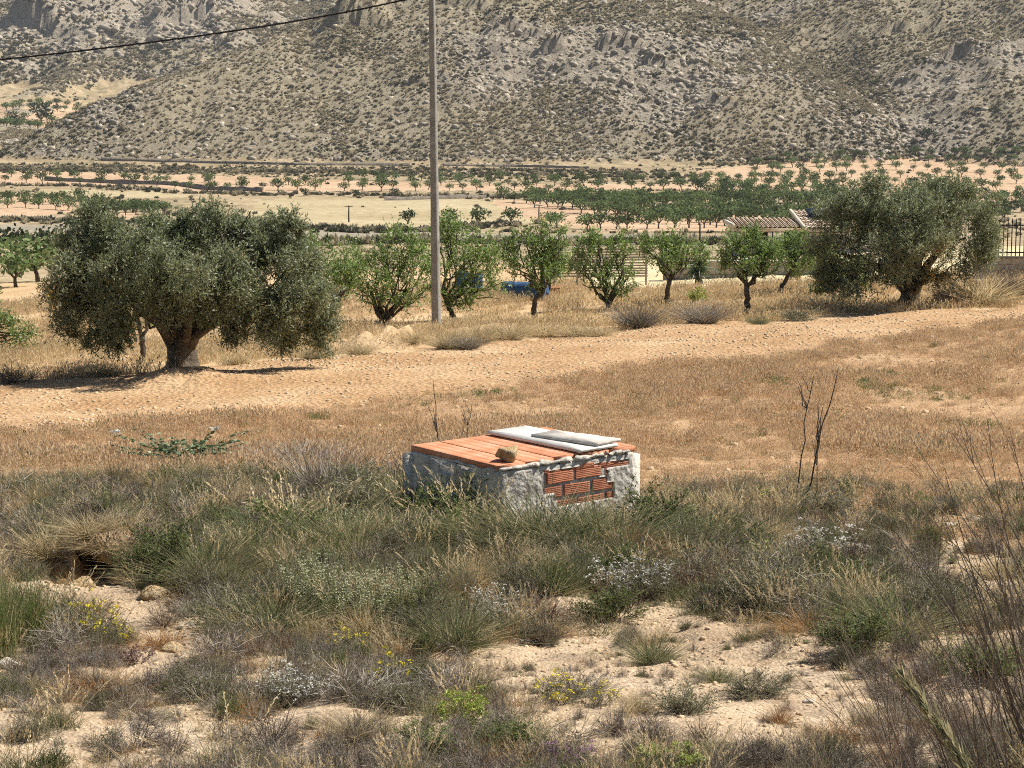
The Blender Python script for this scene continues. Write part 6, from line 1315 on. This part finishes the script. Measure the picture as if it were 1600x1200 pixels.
BARE = [gpoly(p) for p in ([(700,985),(780,975),(960,975),(1010,1010),(1000,1200),(900,1200),(700,1130),(760,1040)], [(1010,1000),(1130,960),(1260,1010),(1330,1090),(1300,1200),(1080,1200),(1000,1110)], [(180,985),(300,950),(330,1000),(260,1040),(160,1030)], [(1180,1080),(1420,1080),(1420,1200),(1180,1200)])]
x, y, r = fan_pts(40000, 5.2, 15.5, 606, .31, .6); jx, jy = jit(x, y, .5, 120)
bare = np.zeros(len(x), bool)
for pl in BARE: bare |= in_poly(jx, jy, pl)
dens = np.clip(.55+1.2*fbm(x/.8, y/.8, 650, 3), .05, 1)*np.where(bare, .5, 1)*np.where(y > 8.6, .55, .85)*np.where(x > .9+.04*y, .75, 1); dens = np.where(in_poly(x, y, FIELD), .12, dens)
ok = (r.random(len(x)) < dens) & clear_of_stones(x, y) & ~in_poly(x, y, WBOX) & (np.hypot(x-PIT[0], y-PIT[1]) > .34); x, y, bare = x[ok], y[ok], bare[ok]; n = len(x)
idx = r.choice(9, n, p=[.20, .15, .17, .12, .10, .10, .06, .03, .07]); idx[(y < 8) & (r.random(n) < .35)] = 3
h = .04+.13*r.random(n)**1.4; h = h*1.0*np.where(y > 8.6, 1.25, .9)*np.where(bare, .48, 1)*np.where(idx == 6, 1.5, 1); lay('scrub_undergrowth', x, y, r, h, pt, 'dry herbs and thin grass between the foreground shrubs', 'undergrowth', idx=idx)

pt = [mini('esparto', 2050), mini('greyshrub', 2051), mini('browndead', 2052), mini('drytus', 2053), mini('dead', 2054), mini('oats', 2055), mini('green', 2056), mini('rust', 2057)]
THICK = gpoly([(-60,760),(200,745),(420,720),(640,735),(640,800),(760,850),(1000,840),(1100,850),(1330,890),(1420,930),(1680,970),(1680,1060),(1400,1030),(1180,960),(900,930),(700,985),(400,1000),(250,930),(60,900),(-60,900)])
x, y, r = fan_pts(2000, 8.6, 15, 607, .31, .6); jx, jy = jit(x, y, .5, 130); ok = in_poly(jx, jy, THICK) & clear_of_stones(x, y) & ~in_poly(x, y, WBOX) & (np.hypot(x-PIT[0], y-PIT[1]-.0) > .45) & ~((np.abs(x-PIT[0]) < .3) & (y < PIT[1]+.1) & (y > PIT[1]-1.0))
x, y = x[ok], y[ok]; n = len(x); lay('thicket_undergrowth', x, y, r, r.uniform(.14, .34, n), pt, 'mixed dry and grey green thicket growing between the larger shrubs', 'undergrowth', idx=r.choice(8, n, p=[.26, .17, .10, .14, .11, .09, .08, .05]))

# ------------------------------------------------------------------ air
m, nt, N, L = new_mat('haze_air'); pv = nd(N, 'ShaderNodeVolumePrincipled'); pv.inputs['Color'].default_value = (0.9, 0.94, 1.0, 1); pv.inputs['Density'].default_value = 0.00007; pv.inputs['Anisotropy'].default_value = 0.2
o = nd(N, 'ShaderNodeOutputMaterial'); L.new(pv.outputs[0], o.inputs['Volume'])
zmin, zmax = float(V[:, 2].min()) if False else float(Zg.min())-1.5, float(Zg.max())+8
b = MB(); V_, F_ = box_vf((0, 770, (zmin+zmax)/2), (1500, 1640, zmax-zmin)); b.add(V_, F_)
HAZE = True
if HAZE: tag(obj('haze', b.mesh('haze', m)), kind='stuff')
